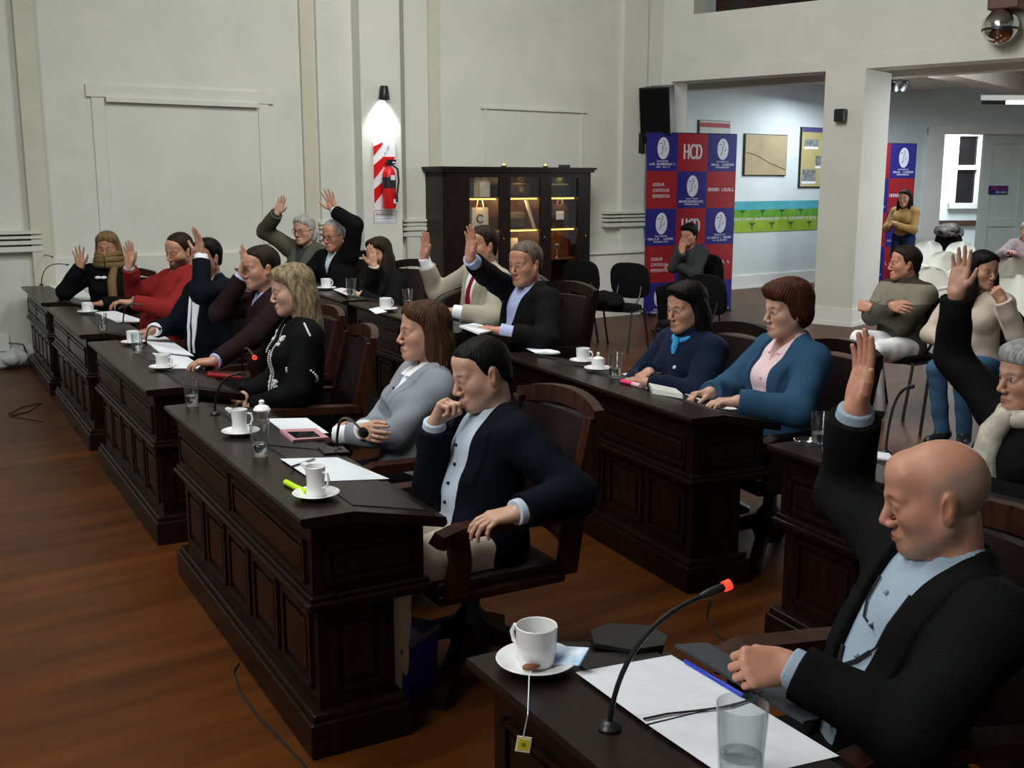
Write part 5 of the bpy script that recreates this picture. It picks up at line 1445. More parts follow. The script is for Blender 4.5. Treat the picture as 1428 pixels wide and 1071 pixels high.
# ---- woman in grey-blue shirt, arms crossed
P = person('woman in a grey-blue knit with white collar, arms crossed, long brown hair', at(592, 462, 4.58), YD1 - 6, lean=-14, hyaw=-6, hpitch=0, vox=.0038, build=.92, fem=True,
    arms={'L': dict(t=(.27, -.06, .70), hint=(-.45, .8, -.5), style='relax', fd=(-.1, -.95, -.1), pn=(-.9, .1, -.2), girth=1.05),
          'R': dict(t=(.20, .08, .74), hint=(-.3, -.9, -.45), style='relax', fd=(-.1, .95, .1), pn=(-.9, -.1, -.2), girth=1.05)},
    top=dict(shirt=C_white, coat=C_greyk, coat_name='sweater', flare=1.0, open='v', zb=.31, vw=.072, off=.013, cuff=.05, shirt_cuff=-.014, low=-.06, skirt=False, trousers=C_dark, folds=.005),
    hair=dict(style='full', mat=H_brown, thick=.018, extra=LONG(1.25, 1.0, -.01), cut=FACECUT, strand=.0026), skin=SK_f, brow=(.07, .035, .02), hz=.49)
buttons(P, [P['s'] * .40, P['s'] * .31], .014, cloth('navy_button', (.02, .025, .05)))
MB().ball(Vector(P['H'].p(-.006, .083, -.046)), .005, seg=10, rings=6).build('earring', M_steel, P['root'], True)

# ---- blonde woman in embroidered black
P = person('woman with streaked blonde hair in black clothes with white embroidery', at(408, 405, 5.58), YD1 - 8, lean=-2, hyaw=-6, hpitch=8, vox=.0045, build=1.10, fem=True,
    arms={'L': dict(t=(.26, .13, .64), hint=(-.5, .6, -.5), style='relax', girth=1.1), 'R': dict(t=(.28, -.06, .66), hint=(-.3, -.6, -.7), style='relax', girth=1.1)},
    top=dict(coat=C_black, coat_name='embroidered_tunic', open='v', zb=.42, vw=.05, off=.014, cuff=0, low=-.12, trousers=C_dark, nr=.074),
    hair=dict(style='full', mat=H_blond, thick=.022, extra=LONG(1.05, 1.1, .0), cut=FACECUT, strand=.0032), skin=SK_p, brow=(.12, .07, .04), eyes='down')
def beads(o, pts, off, r, name='embroidery'):
    mb = MB()
    for (y, z, k) in pts:
        p = on_chest(o, y, z, off, .001)
        if p is not None: mb.ball(Vector(p), (r * k, r * k * .8, r * k), seg=8, rings=5)
    return mb.build(name, C_emb, o['root'], True)
s = P['s']; r_ = random.Random(4)
for sd in (1, -1):
    beads(P, [(sd * (.055 + .0015 * i), s * (.50 - .010 * i), .9) for i in range(16)], .016, .0058)
    beads(P, [(sd * .035, s * (.36 - .010 * i), .9) for i in range(28)], .016, .0058)
for (cy_, cz_) in ((.085, .43), (-.085, .43), (.075, .20), (.065, .12), (-.07, .20), (.095, .02)):
    beads(P, [(cy_ + r_.uniform(-.018, .018), s * cz_ + r_.uniform(-.028, .028), r_.uniform(.9, 1.7)) for i in range(18)], .016, .0058)
beads(P, [(y / 125, s * -.06 + .02, 1.0) for y in range(-17, 18, 1)], .016, .0058)
S, E, W, ab, fdir = P['arms']['L']
mb = MB()
for i in range(22):
    f = i / 21; c = S + (E - S) * (.62 + .16 * math.sin(f * 3.1)); ax = nrm(E - S); a1 = nrm(np.cross(ax, V(0, 0, 1))); a2 = np.cross(ax, a1)
    q = c + (a1 * math.cos(f * 4.2 - .6) + a2 * math.sin(f * 4.2 - .6)) * (.058 * ab + .014); mb.ball(Vector(q), .006, seg=8, rings=5)
for i in range(26):
    f = i / 25; q0 = P['T'].p(.02 - .02 * f, .175 + .02 * math.sin(f * 3), s * (.50 - .10 * f)); 
    q = trace(lambda X: P['upper'](X, .014, .0), q0 + P['T'].d(0, .25, .25), -P['T'].d(0, .7, .7)); 
    if q is not None: mb.ball(Vector(q), .0055, seg=8, rings=5)
mb.build('sleeve_embroidery', C_emb, P['root'], True)

# ---- man in maroon sweater, hand raised before his face
P = person('dark haired man in a maroon sweater, right hand raised before his face', at(364, 374, 6.42), YD1 + 2, lean=2, hyaw=2, hpitch=4, vox=.0048, build=1.02,
    arms={'R': dict(wt=at(338, 387, 6.40), hint=(.5, -.3, -1), raised=.25, style='flat', wfd=(.12, .02, 1), wpn=(-.85, -.45, .1)),
          'L': dict(wt=at(300, 503, 5.85), hint=(-.4, .6, -.7), style='relax', wfd=(-.95, -.15, -.05), wpn=(-.05, .05, -1))},
    top=dict(shirt=C_lav, coat=C_maroon, coat_name='sweater', open='v', zb=.42, vw=.05, off=.014, cuff=.01, shirt_cuff=-.004, low=-.05, skirt=False, trousers=C_dark),
    hair=dict(style='short', mat=H_dbrown, thick=.016, strand=.002), skin=SK_m, brow=(.03, .02, .015), beard=STUB(.15))

# ---- man in dark suit with white lanyard, hand raised
P = person('man in a black suit with a white lanyard, left hand raised before his head', at(288, 360, 7.18), YD1 + 22, lean=-4, hyaw=6, hpitch=6, vox=.005, build=1.06,
    arms={'L': dict(wt=at(281, 358, 6.95), hint=(.6, .5, -1), raised=.5, style='flat', wfd=(-.1, 0, 1), wpn=(-.70, -.7, .05)),
          'R': dict(wt=at(214, 460, 6.95), hint=(-.2, -.5, -.8), style='relax', wfd=(-.9, -.3, -.15), wpn=(0, 0, -1))},
    top=dict(shirt=C_white, coat=C_navy, open='v', zb=.08, vw=.075, off=.018, cuff=.03, shirt_cuff=-.012, low=-.08, trousers=C_dark),
    hair=dict(style='short', mat=H_black, thick=.016, strand=.0016), skin=SK_d, brow=(.03, .02, .015), beard=STUB(.5))
chest_strip(P, 'lanyard', C_white, [(P['s'] * z, .050 - k * .004, .066 - k * .004) for k, z in enumerate((.46, .41, .36, .31, .26, .21, .16, .11))], .026)
chest_strip(P, 'lanyard', C_white, [(P['s'] * z, -.066 + k * .006, -.050 + k * .006) for k, z in enumerate((.46, .41, .36, .31, .26, .21, .16, .11))], .026)

# ---- man in red sweater
P = person('bearded man in a red sweater and tan trousers, right hand raised', at(250, 349, 7.95), YD1 + 14, lean=-24, side=0, hyaw=14, hpitch=14, hroll=-6, vox=.005, build=1.12, jaw=1.05,
    arms={'R': dict(wt=at(181, 373, 7.75), hint=(.4, -.5, -1), raised=.1, style='flat', wfd=(0, .1, 1), wpn=(-.4, -.9, .1)),
          'L': dict(wt=at(186, 422, 7.62), hint=(-.3, .8, -.6), style='relax', wfd=(-.9, -.1, .1), wpn=(0, 0, -1))},
    top=dict(shirt=cloth('checked_cotton', (.02, .02, .025), (.5, .5, .5), scale=60), coat=C_red, coat_name='sweater', open='v', zb=.45, vw=.045, off=.016, cuff=.005, low=-.06, skirt=True, trousers=C_tan),
    hair=dict(style='receding', mat=H_dbrown, thick=.014, strand=.0018), skin=SK_m, brow=(.03, .02, .015), beard=(.020, .013, .010, .92), eyes='down',
    legs={'R': dict(k=(.42, -.14, .60), a=(.40, -.12, .085)), 'L': dict(k=(.40, .12, .57), a=(.40, .12, .085))}, hz=.53)

# ---- woman with head scarf hair and camel scarf, far left
P = person('long haired blonde woman in black with a camel scarf up to her eyes, hand raised', at(150, 346, 9.30), 268, lean=-2, hyaw=8, hpitch=8, vox=.0055, build=1.02, fem=True, scale=1.03,
    arms={'R': dict(wt=at(112, 372, 9.15), hint=(.1, -.7, -1), raised=.1, style='spread', wfd=(-.05, 0, 1), wpn=(.1, -1, .1)),
          'L': dict(t=(.32, .05, .74), hint=(-.3, .8, -.6), style='relax')},
    top=dict(coat=C_black, coat_name='coat', off=.018, cuff=.0, low=-.08, trousers=C_dark),
    hair=dict(style='full', mat=H_dblond, thick=.022, extra=LONG(1.3, 1.08, .0), cut=[((.10, 0, -.02), (.08, .064, .105))], strand=.003), skin=SK_d, brow=(.08, .05, .03), eyes='down')
H = P['H']; mb = MB()
for k, (z, rx, ry, r) in enumerate(((-.050, .115, .090, .026), (-.085, .118, .094, .032), (-.125, .110, .100, .036))):
    mb.tube([Vector(H.p(-.010 + rx * math.cos(q), ry * math.sin(q), z + .012 * math.sin(q * 2 + k))) for q in [i * math.pi / 10 for i in range(21)]], r, 10)
mb.tube([Vector(H.p(.08, .06, -.14)), Vector(P['T'].p(.165, .075, .40 * P['s'])), Vector(P['T'].p(.165, .08, .26 * P['s'])), Vector(P['T'].p(.16, .085, .12 * P['s']))], [.03, .036, .036, .03], 10)
mb.build('scarf', C_camel, P['root'], True)
mb = MB(); 
for dy in (-.025, .025): mb.ball(Vector(P['T'].p(.150, -.02 + dy, .43 * P['s'])), (.016, .026, .014), seg=10, rings=6)
mb.ball(Vector(P['T'].p(.16, -.02, .43 * P['s'])), .011, seg=10, rings=6).build('bow', C_white, P['root'], True)

# ---- woman in navy fleece
P = person('black haired woman in a navy fleece with a turquoise neck scarf', at(957, 430, 5.62), YD2 + 4, lean=0, hyaw=2, hpitch=6, vox=.0045, build=1.08, fem=True,
    arms={'R': dict(wt=at(905, 520, 5.55), hint=(-.2, -.8, -.5), style='relax', wfd=(-.6, -.75, -.1), wpn=(0, 0, -1), girth=1.1), 'L': dict(t=(.36, .12, .76), hint=(-.3, .8, -.6), style='relax', girth=1.1)},
    top=dict(coat=C_navyf, coat_name='fleece_jacket', roll=True, off=.020, cuff=.0, low=-.10, trousers=C_dark),
    hair=dict(style='full', mat=H_black, thick=.026, extra=LONG(.95, 1.12, .0), cut=FACECUT, strand=.0022), skin=SK_m, brow=(.015, .01, .01))
T, s = P['T'], P['s']; mb = MB()
mb.tube([Vector(T.p(.012 + .074 * math.cos(q), .074 * math.sin(q), .545 * s - .035 * math.cos(q))) for q in [i * math.pi / 10 for i in range(21)]], .018, 10)
mb.tube([Vector(T.p(.10, .01, .52 * s)), Vector(T.p(.128, .03, .47 * s)), Vector(T.p(.14, .035, .43 * s))], [.018, .020, .010], 8).build('neck_scarf', C_turq, P['root'], True)
p = on_chest(P, .085, .36 * s, .022, .002)
if p is not None: MB().ball(Vector(p), .010, seg=10, rings=6).build('badge', C_white, P['root'], True)

# ---- woman in denim jacket
P = person('woman with short auburn hair in a denim blue jacket over a pink shirt', at(1098, 432, 5.02), YD2 - 4, lean=-6, hyaw=-6, hpitch=5, vox=.0042, build=1.04, fem=True, scale=1.02,
    arms={'L': dict(wt=at(1030, 560, 4.72), hint=(-.3, .8, -.6), style='relax', wfd=(-.9, .1, 0), wpn=(0, 0, -1), girth=1.1), 'R': dict(wt=at(990, 548, 4.95), hint=(-.3, -.8, -.6), style='grip', wfd=(-.9, -.3, 0), wpn=(0, -.3, -1), girth=1.1)},
    top=dict(shirt=C_pink, flare=.8, coat=C_denim, open='wide', w0=.042, w1=.078, off=.017, cuff=.0, shirt_cuff=.01, low=-.10, trousers=C_dark, vneck=.42),
    hair=dict(style='bob', mat=H_auburn, thick=.030, extra=[((-.060, 0, -.012), (.062, .078, .075)), ((-.025, .072, .01), (.050, .022, .060)), ((-.025, -.072, .01), (.050, .022, .060)), ((.062, .03, .078), (.035, .045, .018))], cut=[((.10, 0, -.03), (.080, .064, .085))], strand=.0026), skin=SK_p, brow=(.06, .03, .02))
buttons(P, [P['s'] * z for z in (.10, .18, .26, .34)], .006, C_pink)

# ---- man in dark blazer, raised hand
Z3 = DAIS
P = person('grey haired man in a dark blazer and light blue shirt, right hand raised', at(733, 368, 6.72), 217, lean=-3, hyaw=8, hpitch=6, vox=.0048, build=1.14, jaw=1.12, scale=1.06, hz=.49, z0=Z3,
    arms={'R': dict(wt=at(656, 362, 6.42), hint=(-.4, -.8, -.25), raised=.55, style='flat', wfd=(.04, 0, 1), wpn=(-.8, -.6, .1)),
          'L': dict(t=(.30, .16, .72), hint=(-.3, .8, -.6), style='relax')},
    top=dict(shirt=C_lav, coat=C_black, open='v', zb=.06, vw=.080, off=.018, cuff=.06, shirt_cuff=-.012, low=-.08, trousers=C_dark),
    hair=dict(style='short', mat=H_greybr, thick=.015, strand=.002), skin=SK_r, brow=(.12, .09, .07))

# ---- man in beige suit with red tie
P = person('man in a beige suit with a crimson tie, right hand raised', at(672, 343, 7.40), 213, lean=-2, hyaw=2, hpitch=2, vox=.0048, build=1.06, scale=1.05, z0=Z3,
    arms={'R': dict(wt=at(592, 362, 7.55), hint=(.1, -.5, -1), raised=.5, style='flat', wfd=(.08, 0, 1), wpn=(-.75, -.65, .1)),
          'L': dict(t=(.30, .14, .76), hint=(-.3, .8, -.6), style='relax')},
    top=dict(shirt=C_white, coat=C_beige, open='v', zb=.06, vw=.085, off=.018, cuff=.05, shirt_cuff=-.012, low=-.08, trousers=C_beige),
    hair=dict(style='short', mat=H_dbrown, thick=.015, strand=.0016), skin=SK_r, brow=(.03, .02, .015))
s = P['s']
chest_strip(P, 'tie', C_crim, [(s * z, -w, w) for z, w in ((.485, .020), (.465, .016), (.44, .018), (.38, .022), (.32, .026), (.26, .029), (.20, .032), (.14, .032), (.10, .02))], .006, .010)

# ---- long haired woman with raised hand
P = person('woman with long dark hair and black jacket, raised hand before her face', at(528, 355, 8.75), 226, lean=0, hyaw=4, hpitch=6, vox=.0055, build=1.0, fem=True, scale=1.03, hz=.47, z0=Z3,
    arms={'R': dict(wt=at(521, 372, 8.55), hint=(.3, .2, -1), raised=.2, style='flat', wfd=(-.05, 0, 1), wpn=(-.75, .65, .1)),
          'L': dict(t=(.30, .10, .74), hint=(-.3, .8, -.6), style='relax')},
    top=dict(shirt=C_bgk, coat=C_black, open='v', zb=.20, vw=.05, off=.018, cuff=.0, low=-.08, trousers=C_dark),
    hair=dict(style='full', mat=H_dbrown, thick=.020, extra=LONG(1.3, 1.05, .0) + FRONT(1.6), cut=FACECUT, strand=.0022), skin=SK_m, brow=(.02, .015, .012))

# ---- man in black suit with glasses, arm up
P = person('grey haired man with glasses in a black suit, left arm raised high', at(465, 328, 9.85), 236, lean=2, hyaw=4, hpitch=10, vox=.006, build=1.12, jaw=1.08, scale=1.08, hz=.48, z0=Z3,
    arms={'L': dict(wt=at(466, 294, 9.80), hint=(.1, 1, .1), raised=1.0, style='spread', wfd=(-.3, 0, .95), wpn=(-.4, -.9, .1)),
          'R': dict(t=(.34, -.12, .76), hint=(-.3, -.8, -.6), style='relax')},
    top=dict(shirt=C_lblue, coat=C_black, open='v', zb=.30, vw=.05, off=.018, cuff=.02, shirt_cuff=-.012, low=-.08, trousers=C_dark),
    hair=dict(style='receding', mat=H_grey, thick=.013, strand=.0016), skin=SK_r, brow=(.25, .22, .2))
glasses(P)

# ---- woman in olive coat with glasses, arm up
P = person('woman with grey hair and glasses in an olive coat, right arm raised high', at(424, 321, 10.45), 246, lean=-2, hyaw=-2, hpitch=4, vox=.006, build=1.04, fem=True, scale=1.08, hz=.48, z0=Z3,
    arms={'R': dict(wt=at(386, 298, 10.35), hint=(0, -1, -.2), raised=.8, style='flat', wfd=(.40, 0, .9), wpn=(-.3, -.9, .1)),
          'L': dict(t=(.32, .12, .76), hint=(-.3, .8, -.6), style='relax')},
    top=dict(shirt=C_grey, coat=C_oliveW, coat_name='coat', open='v', zb=.28, vw=.06, off=.022, cuff=.0, low=-.10, trousers=C_dark),
    hair=dict(style='full', mat=H_grey, thick=.018, extra=[((-.07, 0, -.05), (.06, .085, .09))], cut=FACECUT, strand=.0022), skin=SK_f, brow=(.2, .17, .15))
glasses(P, pm('red_brown_frames', (.10, .02, .015), rough=.4))

# ---- woman with cream scarf at the right edge, arm up
P = person('person in black with a cream satin scarf at the right edge, arm raised', at(1436, 525, 3.72), 196, lean=-4, hyaw=-8, hpitch=4, vox=.004, build=1.02, fem=True,
    arms={'R': dict(wt=at(1334, 408, 4.00), hint=(-.1, -.6, -1), raised=.8, style='flat', wfd=(.10, 0, 1), wpn=(-.80, -.60, .1)),
          'L': dict(t=(.30, .14, .74), hint=(-.3, .8, -.6), style='relax')},
    top=dict(coat=C_black, coat_name='coat', off=.018, cuff=.02, low=-.10, trousers=C_dark),
    hair=dict(style='bob', mat=H_grey, thick=.020, strand=.002), skin=SK_f, brow=(.2, .17, .15))
T, s = P['T'], P['s']; mb = MB()
mb.tube([Vector(T.p(.012 + .090 * math.cos(q), .085 * math.sin(q), .560 * s - .030 * math.cos(q))) for q in [i * math.pi / 10 for i in range(21)]], .034, 12)
mb.tube([Vector(T.p(.11, .0, .55 * s)), Vector(T.p(.150, -.02, .46 * s)), Vector(T.p(.165, -.02, .36 * s)), Vector(T.p(.160, -.01, .26 * s)), Vector(T.p(.15, .0, .14 * s))], [.036, .045, .046, .044, .034], 12).build('scarf', C_scarf, P['root'], True)

# ---- audience on the right
P = person('person in an olive two-tone sweater and white trousers, arms crossed', at(1262, 368, 8.25), 214, lean=-6, hyaw=-42, hpitch=0, vox=.0052, build=1.04, scale=1.02,
    arms={'L': dict(t=(.22, -.10, .80), hint=(-.4, .9, -.4), style='fist', fd=(.3, -.9, .2), pn=(-.8, -.2, -.3), girth=1.1), 'R': dict(t=(.25, .10, .84), hint=(-.3, -.9, -.4), style='relax', fd=(.2, .9, .0), pn=(-.8, .1, -.3), girth=1.1)},
    top=dict(coat=C_two, coat_name='sweater', roll=True, off=.020, cuff=.0, low=-.08, trousers=C_white),
    hair=dict(style='short', mat=H_dbrown, thick=.020, strand=.002), skin=SK_r, brow=(.03, .02, .015),
    legs={'R': dict(k=(.44, -.02, .60), a=(.56, .14, .26), toe=(.8, .2, -.5)), 'L': dict(k=(.44, .12, .52), a=(.36, .12, .085))})
P = person('woman with long dark hair in a beige top and jeans, hand at her mouth', at(1371, 377, 7.35), 226, lean=4, hyaw=60, hpitch=6, vox=.0052, build=.94, fem=True,
    arms={'L': dict(wt=at(1398, 420, 7.05), hint=(.2, .6, -1), style='fist', wfd=(-.55, .1, .8), wpn=(0, .8, .3)), 'R': dict(t=(.30, -.10, .70), hint=(-.3, -.8, -.6), style='relax')},
    top=dict(coat=C_bgk, coat_name='fleece_top', off=.018, cuff=.0, low=-.08, trousers=C_jeans),
    hair=dict(style='full', mat=H_black, thick=.018, extra=LONG(1.0, 1.0, .0) + FRONT(1.0), cut=FACECUT, strand=.002), skin=SK_m, brow=(.02, .015, .012),
    legs={'R': dict(k=(.40, -.10, .52), a=(.34, -.06, .085)), 'L': dict(k=(.42, .08, .52), a=(.30, .08, .085))})
P = person('woman with long black hair in a mustard sweater, standing before the second banner', at(1262, 277, 16.6), 222, lean=0, hyaw=6, hpitch=4, vox=.006, build=.80, fem=True, stand=True, hz=.98,
    arms={'R': dict(t=(.27, -.04, 1.15), hint=(-.3, -.7, -.7), style='grip'), 'L': dict(t=(.26, .02, 1.12), hint=(-.5, .8, -.6), style='grip')},
    top=dict(coat=C_must, coat_name='sweater', off=.018, cuff=.0, low=-.02, skirt=False, trousers=cloth('dark_jeans', (.010, .024, .060), (.016, .036, .085))),
    hair=dict(style='full', mat=H_black, thick=.018, extra=LONG(1.2, 1.05, .0) + FRONT(1.6), cut=FACECUT, strand=.002), skin=SK_m, brow=(.02, .015, .012))
P = person('young man in a dark grey sweater, hand over his mouth, before the banner', at(961, 328, 12.95), 224, lean=6, hyaw=4, hpitch=8, vox=.006, build=.98,
    arms={'R': dict(wt=at(951, 352, 12.75), hint=(.2, -.5, -1), style='relax', wfd=(.05, 0, 1), wpn=(.5, .85, .1)), 'L': dict(t=(.26, -.04, .80), hint=(-.3, .9, -.4), style='relax', fd=(.2, -.9, 0), pn=(0, 0, -1))},
    top=dict(coat=C_grey, coat_name='sweater', off=.018, cuff=.0, low=-.08, trousers=C_dark),
    hair=dict(style='full', mat=H_black, thick=.026, strand=.003), skin=SK_d, brow=(.015, .01, .01))
P = person('person in a grey and pink top seated by the door at the right edge', at(1432, 322, 15.6), 250, lean=8, hyaw=0, hpitch=8, vox=.007, build=.95, fem=True,
    arms={'R': dict(wt=at(1406, 352, 15.4), hint=(-.1, -.8, -.6), style='relax'), 'L': dict(t=(.30, .1, .74), hint=(-.3, .8, -.6), style='relax')},
    top=dict(coat=cloth('grey_pink_fleece', (.22, .22, .23), (.36, .26, .27), scale=18), coat_name='fleece_top', off=.018, cuff=.0, low=-.08, trousers=C_dark),
    hair=dict(style='full', mat=H_grey, thick=.018, strand=.002), skin=SK_f, brow=(.1, .08, .07))
# ================================================================== SEATS
GW = 'wooden swivel armchairs behind the council desks'
seat_of = [(0, 'of the bald man in the near right corner'), (1, 'of the man in the navy blazer'), (2, 'of the woman with crossed arms'), (3, 'of the blonde woman in embroidered black'),
           (4, 'of the man in the maroon sweater'), (5, 'of the man with the white lanyard'), (6, 'of the man in the red sweater'), (7, 'of the woman with the camel scarf'),
           (8, 'of the woman in the navy fleece'), (9, 'of the woman in the denim jacket'), (10, 'of the man in the dark blazer'), (11, 'of the man in the beige suit'),
           (12, 'of the woman with long dark hair'), (13, 'of the man in glasses with raised arm'), (14, 'of the woman in the olive coat'), (15, 'of the person with the cream scarf')]
for i, what in seat_of:
    o = PEOPLE[i]; l = o['root'].location; yaw = o['root'].rotation_euler.z
    k = .06 if i == 0 else 0
    place_chair('dark' if i in (8, 9, 10, 11, 12, 13, 14, 15) else 'wood', l.x + .03 * math.cos(yaw) + k, l.y + .03 * math.sin(yaw) + k * 2.2, yaw, ('very dark wooden swivel armchair ' if i > 7 else 'dark red wooden swivel armchair ') + what, GW, l.z)
q = row_pt(3, 2.75, .78)
place_chair('dark', q.x, q.y, row_yaw(3) + math.radians(85), 'empty dark swivel armchair left of the man in the beige suit', GW, DAIS)
GV = 'black upholstered visitor chairs'
def vis(px, py, z, yaw, label):
    q = on(px, py, z); return place_chair('visitor', q.x, q.y, math.radians(yaw), label, GV)
vis(862, 428, .45, 236, 'black visitor chair, empty, between the cabinet and the banner')
vis(792, 422, .45, 232, 'black visitor chair in front of the display cabinet')
l = PEOPLE[19]['root'].location
place_chair('visitor', l.x + .02, l.y, PEOPLE[19]['root'].rotation_euler.z, 'black visitor chair under the young man by the banner', GV)
vis(958, 452, .45, 215, 'black visitor chair with its back just behind the woman in navy fleece')
for i, what in ((16, 'under the person in the olive sweater'), (17, 'under the woman in jeans')):
    o = PEOPLE[i]['root']; place_chair('visitor', o.location.x, o.location.y, o.rotation_euler.z, 'black visitor chair ' + what, GV)
o = PEOPLE[20]['root']; place_chair('visitor', o.location.x, o.location.y, o.rotation_euler.z, 'black visitor chair under the person seated by the door', GV)
GP = 'white plastic armchairs in the audience'
M_taupe = pm('taupe_plastic', s2l(150, 146, 134), s2l(156, 152, 140), rough=.4)
for k, (px, py, Y, yaw, what) in enumerate((
    (1288, 345, 17.2, 232, 'white plastic chair farthest left of the audience, by the standing woman'),
    (1307, 370, 14.6, 226, 'white plastic chair directly behind the person in the olive sweater'),
    (1334, 345, 17.0, 232, 'white plastic chair farthest back, in front of the doorway'),
    (1283, 385, 11.8, 224, 'white plastic chair low between the olive sweater and the woman in jeans'),
    (1412, 393, 10.7, 236, 'white plastic chair at the right edge behind the woman in jeans'))):
    q = at(px, py, Y); place_chair('plastic', q.x, q.y, math.radians(yaw), what, GP)
q = at(1404, 372, 13.2)
o = plastic_chair(M_taupe); o.name = 'taupe_plastic_armchair'; o.location = (q.x, q.y, 0); o.rotation_euler = (0, 0, math.radians(238))
tag(o, 'taupe plastic armchair at the right edge among the white ones', 'chair')
# coats left on chairs
def heap(name, c, r, mat, label, seed, cat='coat'):
    rr = random.Random(seed); pr = [('u', Ell(V(c[0] + rr.uniform(-1, 1) * r[0] * .5, c[1] + rr.uniform(-1, 1) * r[1] * .5, c[2] + rr.uniform(-.2, .4) * r[2]), V(r[0] * rr.uniform(.4, .7), r[1] * rr.uniform(.4, .7), r[2] * rr.uniform(.5, .9))), min(.06, max(r) * .3)) for _ in range(7)]
    fn = lambda P: np.maximum(ev(pr, P) + .04 * max(r) * np.sin(P[:, 0] * 34 + 3 * np.sin(P[:, 1] * 23)) * np.sin(P[:, 2] * 27 + P[:, 1] * 19), c[2] - r[2] * .5 - P[:, 2])
    v, q = surf_net(fn, V(*c) - V(*r) * 1.8, V(*c) + V(*r) * 1.8, min(.012, max(r) * .09))
    e = empty('x'); o = np_mesh(name, v, q, mat, None); bpy.data.objects.remove(e); return tag(o, label, cat)
q = on(842, 424, .50); heap('folded_coat', (q.x, q.y, .53), (.24, .22, .09), C_black, 'black coat lying on the empty visitor chair before the banner', 3)
q = at(1314, 352, 18.7); place_chair('visitor', q.x, q.y, math.radians(228), 'black visitor chair with a fur trimmed coat over its back, before the doorway', GV)
r = Vector((math.cos(math.radians(228)), math.sin(math.radians(228)), 0)) * -.28
heap('folded_coat', (q.x + r.x, q.y + r.y, .90), (.24, .20, .15), cloth('black_white_fur', (.012, .012, .012), (.45, .43, .40), scale=7), 'black and cream coat thrown over a chair in front of the doorway', 5)
# ================================================================== THINGS ON THE DESKS
def plane_of(key, slope):
    d = desks[key]; T = d.matrix_basis
    if not slope: return T @ Vector((0, 0, DH + .0005)), Vector((0, 0, 1))
    n = (T.to_3x3() @ Vector((0, -0.066, 0.305))).normalized()
    return T @ Vector((0, -0.155, DH)) + n * .0045, n
def P_(key, slope, px, py):
    p, n = plane_of(key, slope); return onplane(px, py, p, n)
def sheet(key, slope, corners, name, mat, label, cat='paper', group=None, th=.0012, lift=0.0):
    p, n = plane_of(key, slope); pts = [onplane(x, y, p + n * lift, n) for (x, y) in corners]; k = len(pts)
    vs = pts + [q + n * th for q in pts]
    return tag(MB().add(vs, [list(range(k))[::-1], list(range(k, 2 * k))] + [[i, (i + 1) % k, k + (i + 1) % k, k + i] for i in range(k)]).build(name, mat), label, cat, group)
# ---- crockery: one of each, then copies
def make_cup():
    o = MB().lathe([(0, 0.004), (.024, .004), (.025, 0), (.030, .001), (.0335, .006), (.0370, .03), (.0385, .074), (.0370, .0755), (.0355, .074), (.0340, .03), (.029, .010), (0, .009)], 28).build('coffee_cup', M_china, None, True)
    h = MB().tube([(.036, 0, .060), (.053, 0, .060), (.061, 0, .046), (.056, 0, .029), (.035, 0, .022)], .0042, 8).build('handle', M_china, o, True)
    c = MB().lathe([(0, .026), (.0325, .026), (.0325, .0265), (0, .0265)], 20).build('coffee', pm('coffee_liquid', (.03, .014, .007), rough=.1), o, True)
    return o
def make_saucer():
    return MB().lathe([(0, .003), (.030, .003), (.034, 0), (.038, .002), (.062, .012), (.074, .017), (.0745, .0185), (.073, .0195), (.060, .0155), (.037, .007), (.032, .006), (0, .0058)], 36).build('saucer', M_china, None, True)
def make_glass():
    o = MB().lathe([(0, 0), (.026, 0), (.029, .003), (.035, .12), (.0345, .1215), (.0335, .12), (.0275, .016), (.024, .012), (0, .011)], 28).build('water_glass', M_glass, None, True)
    w = MB().lathe([(0, .0118), (.0235, .0125), (.0270, .0165), (.0292, .048), (0, .048)], 24).build('water', M_water, o, True)
    return o
_p = {}
def put(kind, pos, label, cat, group, rz=0.0, s=1.0):
    if kind not in _p:
        _p[kind] = o = {'cup': make_cup, 'saucer': make_saucer, 'glass': make_glass}[kind](); o.location = pos; o.rotation_euler = (0, 0, rz)
        tag(o, label, cat, group)
    else:
        o = dup(_p[kind], pos, rz, label, group)
    o.scale = (s, s, s); return o
def cup_set(px, py, z, where, rz=0.6, s=1.0):
    q = on(px, py, z); q.z = z + .0006
    put('saucer', q, 'white saucer ' + where, 'saucer', 'white saucers on the desks', rz, s)
    put('cup', q + Vector((0, 0, .0062 * s)), 'white cup ' + where, 'cup', 'white cups on the desks', rz, s); return q
def glass_at(px, py, z, where, s=1.0):
    q = on(px, py, z); q.z = z + .0006; return put('glass', q, 'water glass ' + where, 'glass', 'water glasses on the desks', rnd.uniform(0, 6), s)
D3 = DH + DAIS
cup_set(228, 515, DH, 'in front of the hand of the man in maroon', -.4)
cup_set(122, 437, DH, 'on the desk before the man in the red sweater', -.4)
cup_set(813, 506, DH, 'left of the sugar bowl, before the navy fleece', -.6)
cup_set(538, 434, D3, 'on the desk before the man in the beige suit', .8, 1.1)
cup_set(455, 404, D3, 'on the desk before the man in glasses', .8, 1.1)
cup_set(186, 480, DH, 'with a yellow tag near the left row papers', .8)
qT = cup_set(748, 930, DH, 'with the tea bag in the near right corner', 2.4, 1.12)
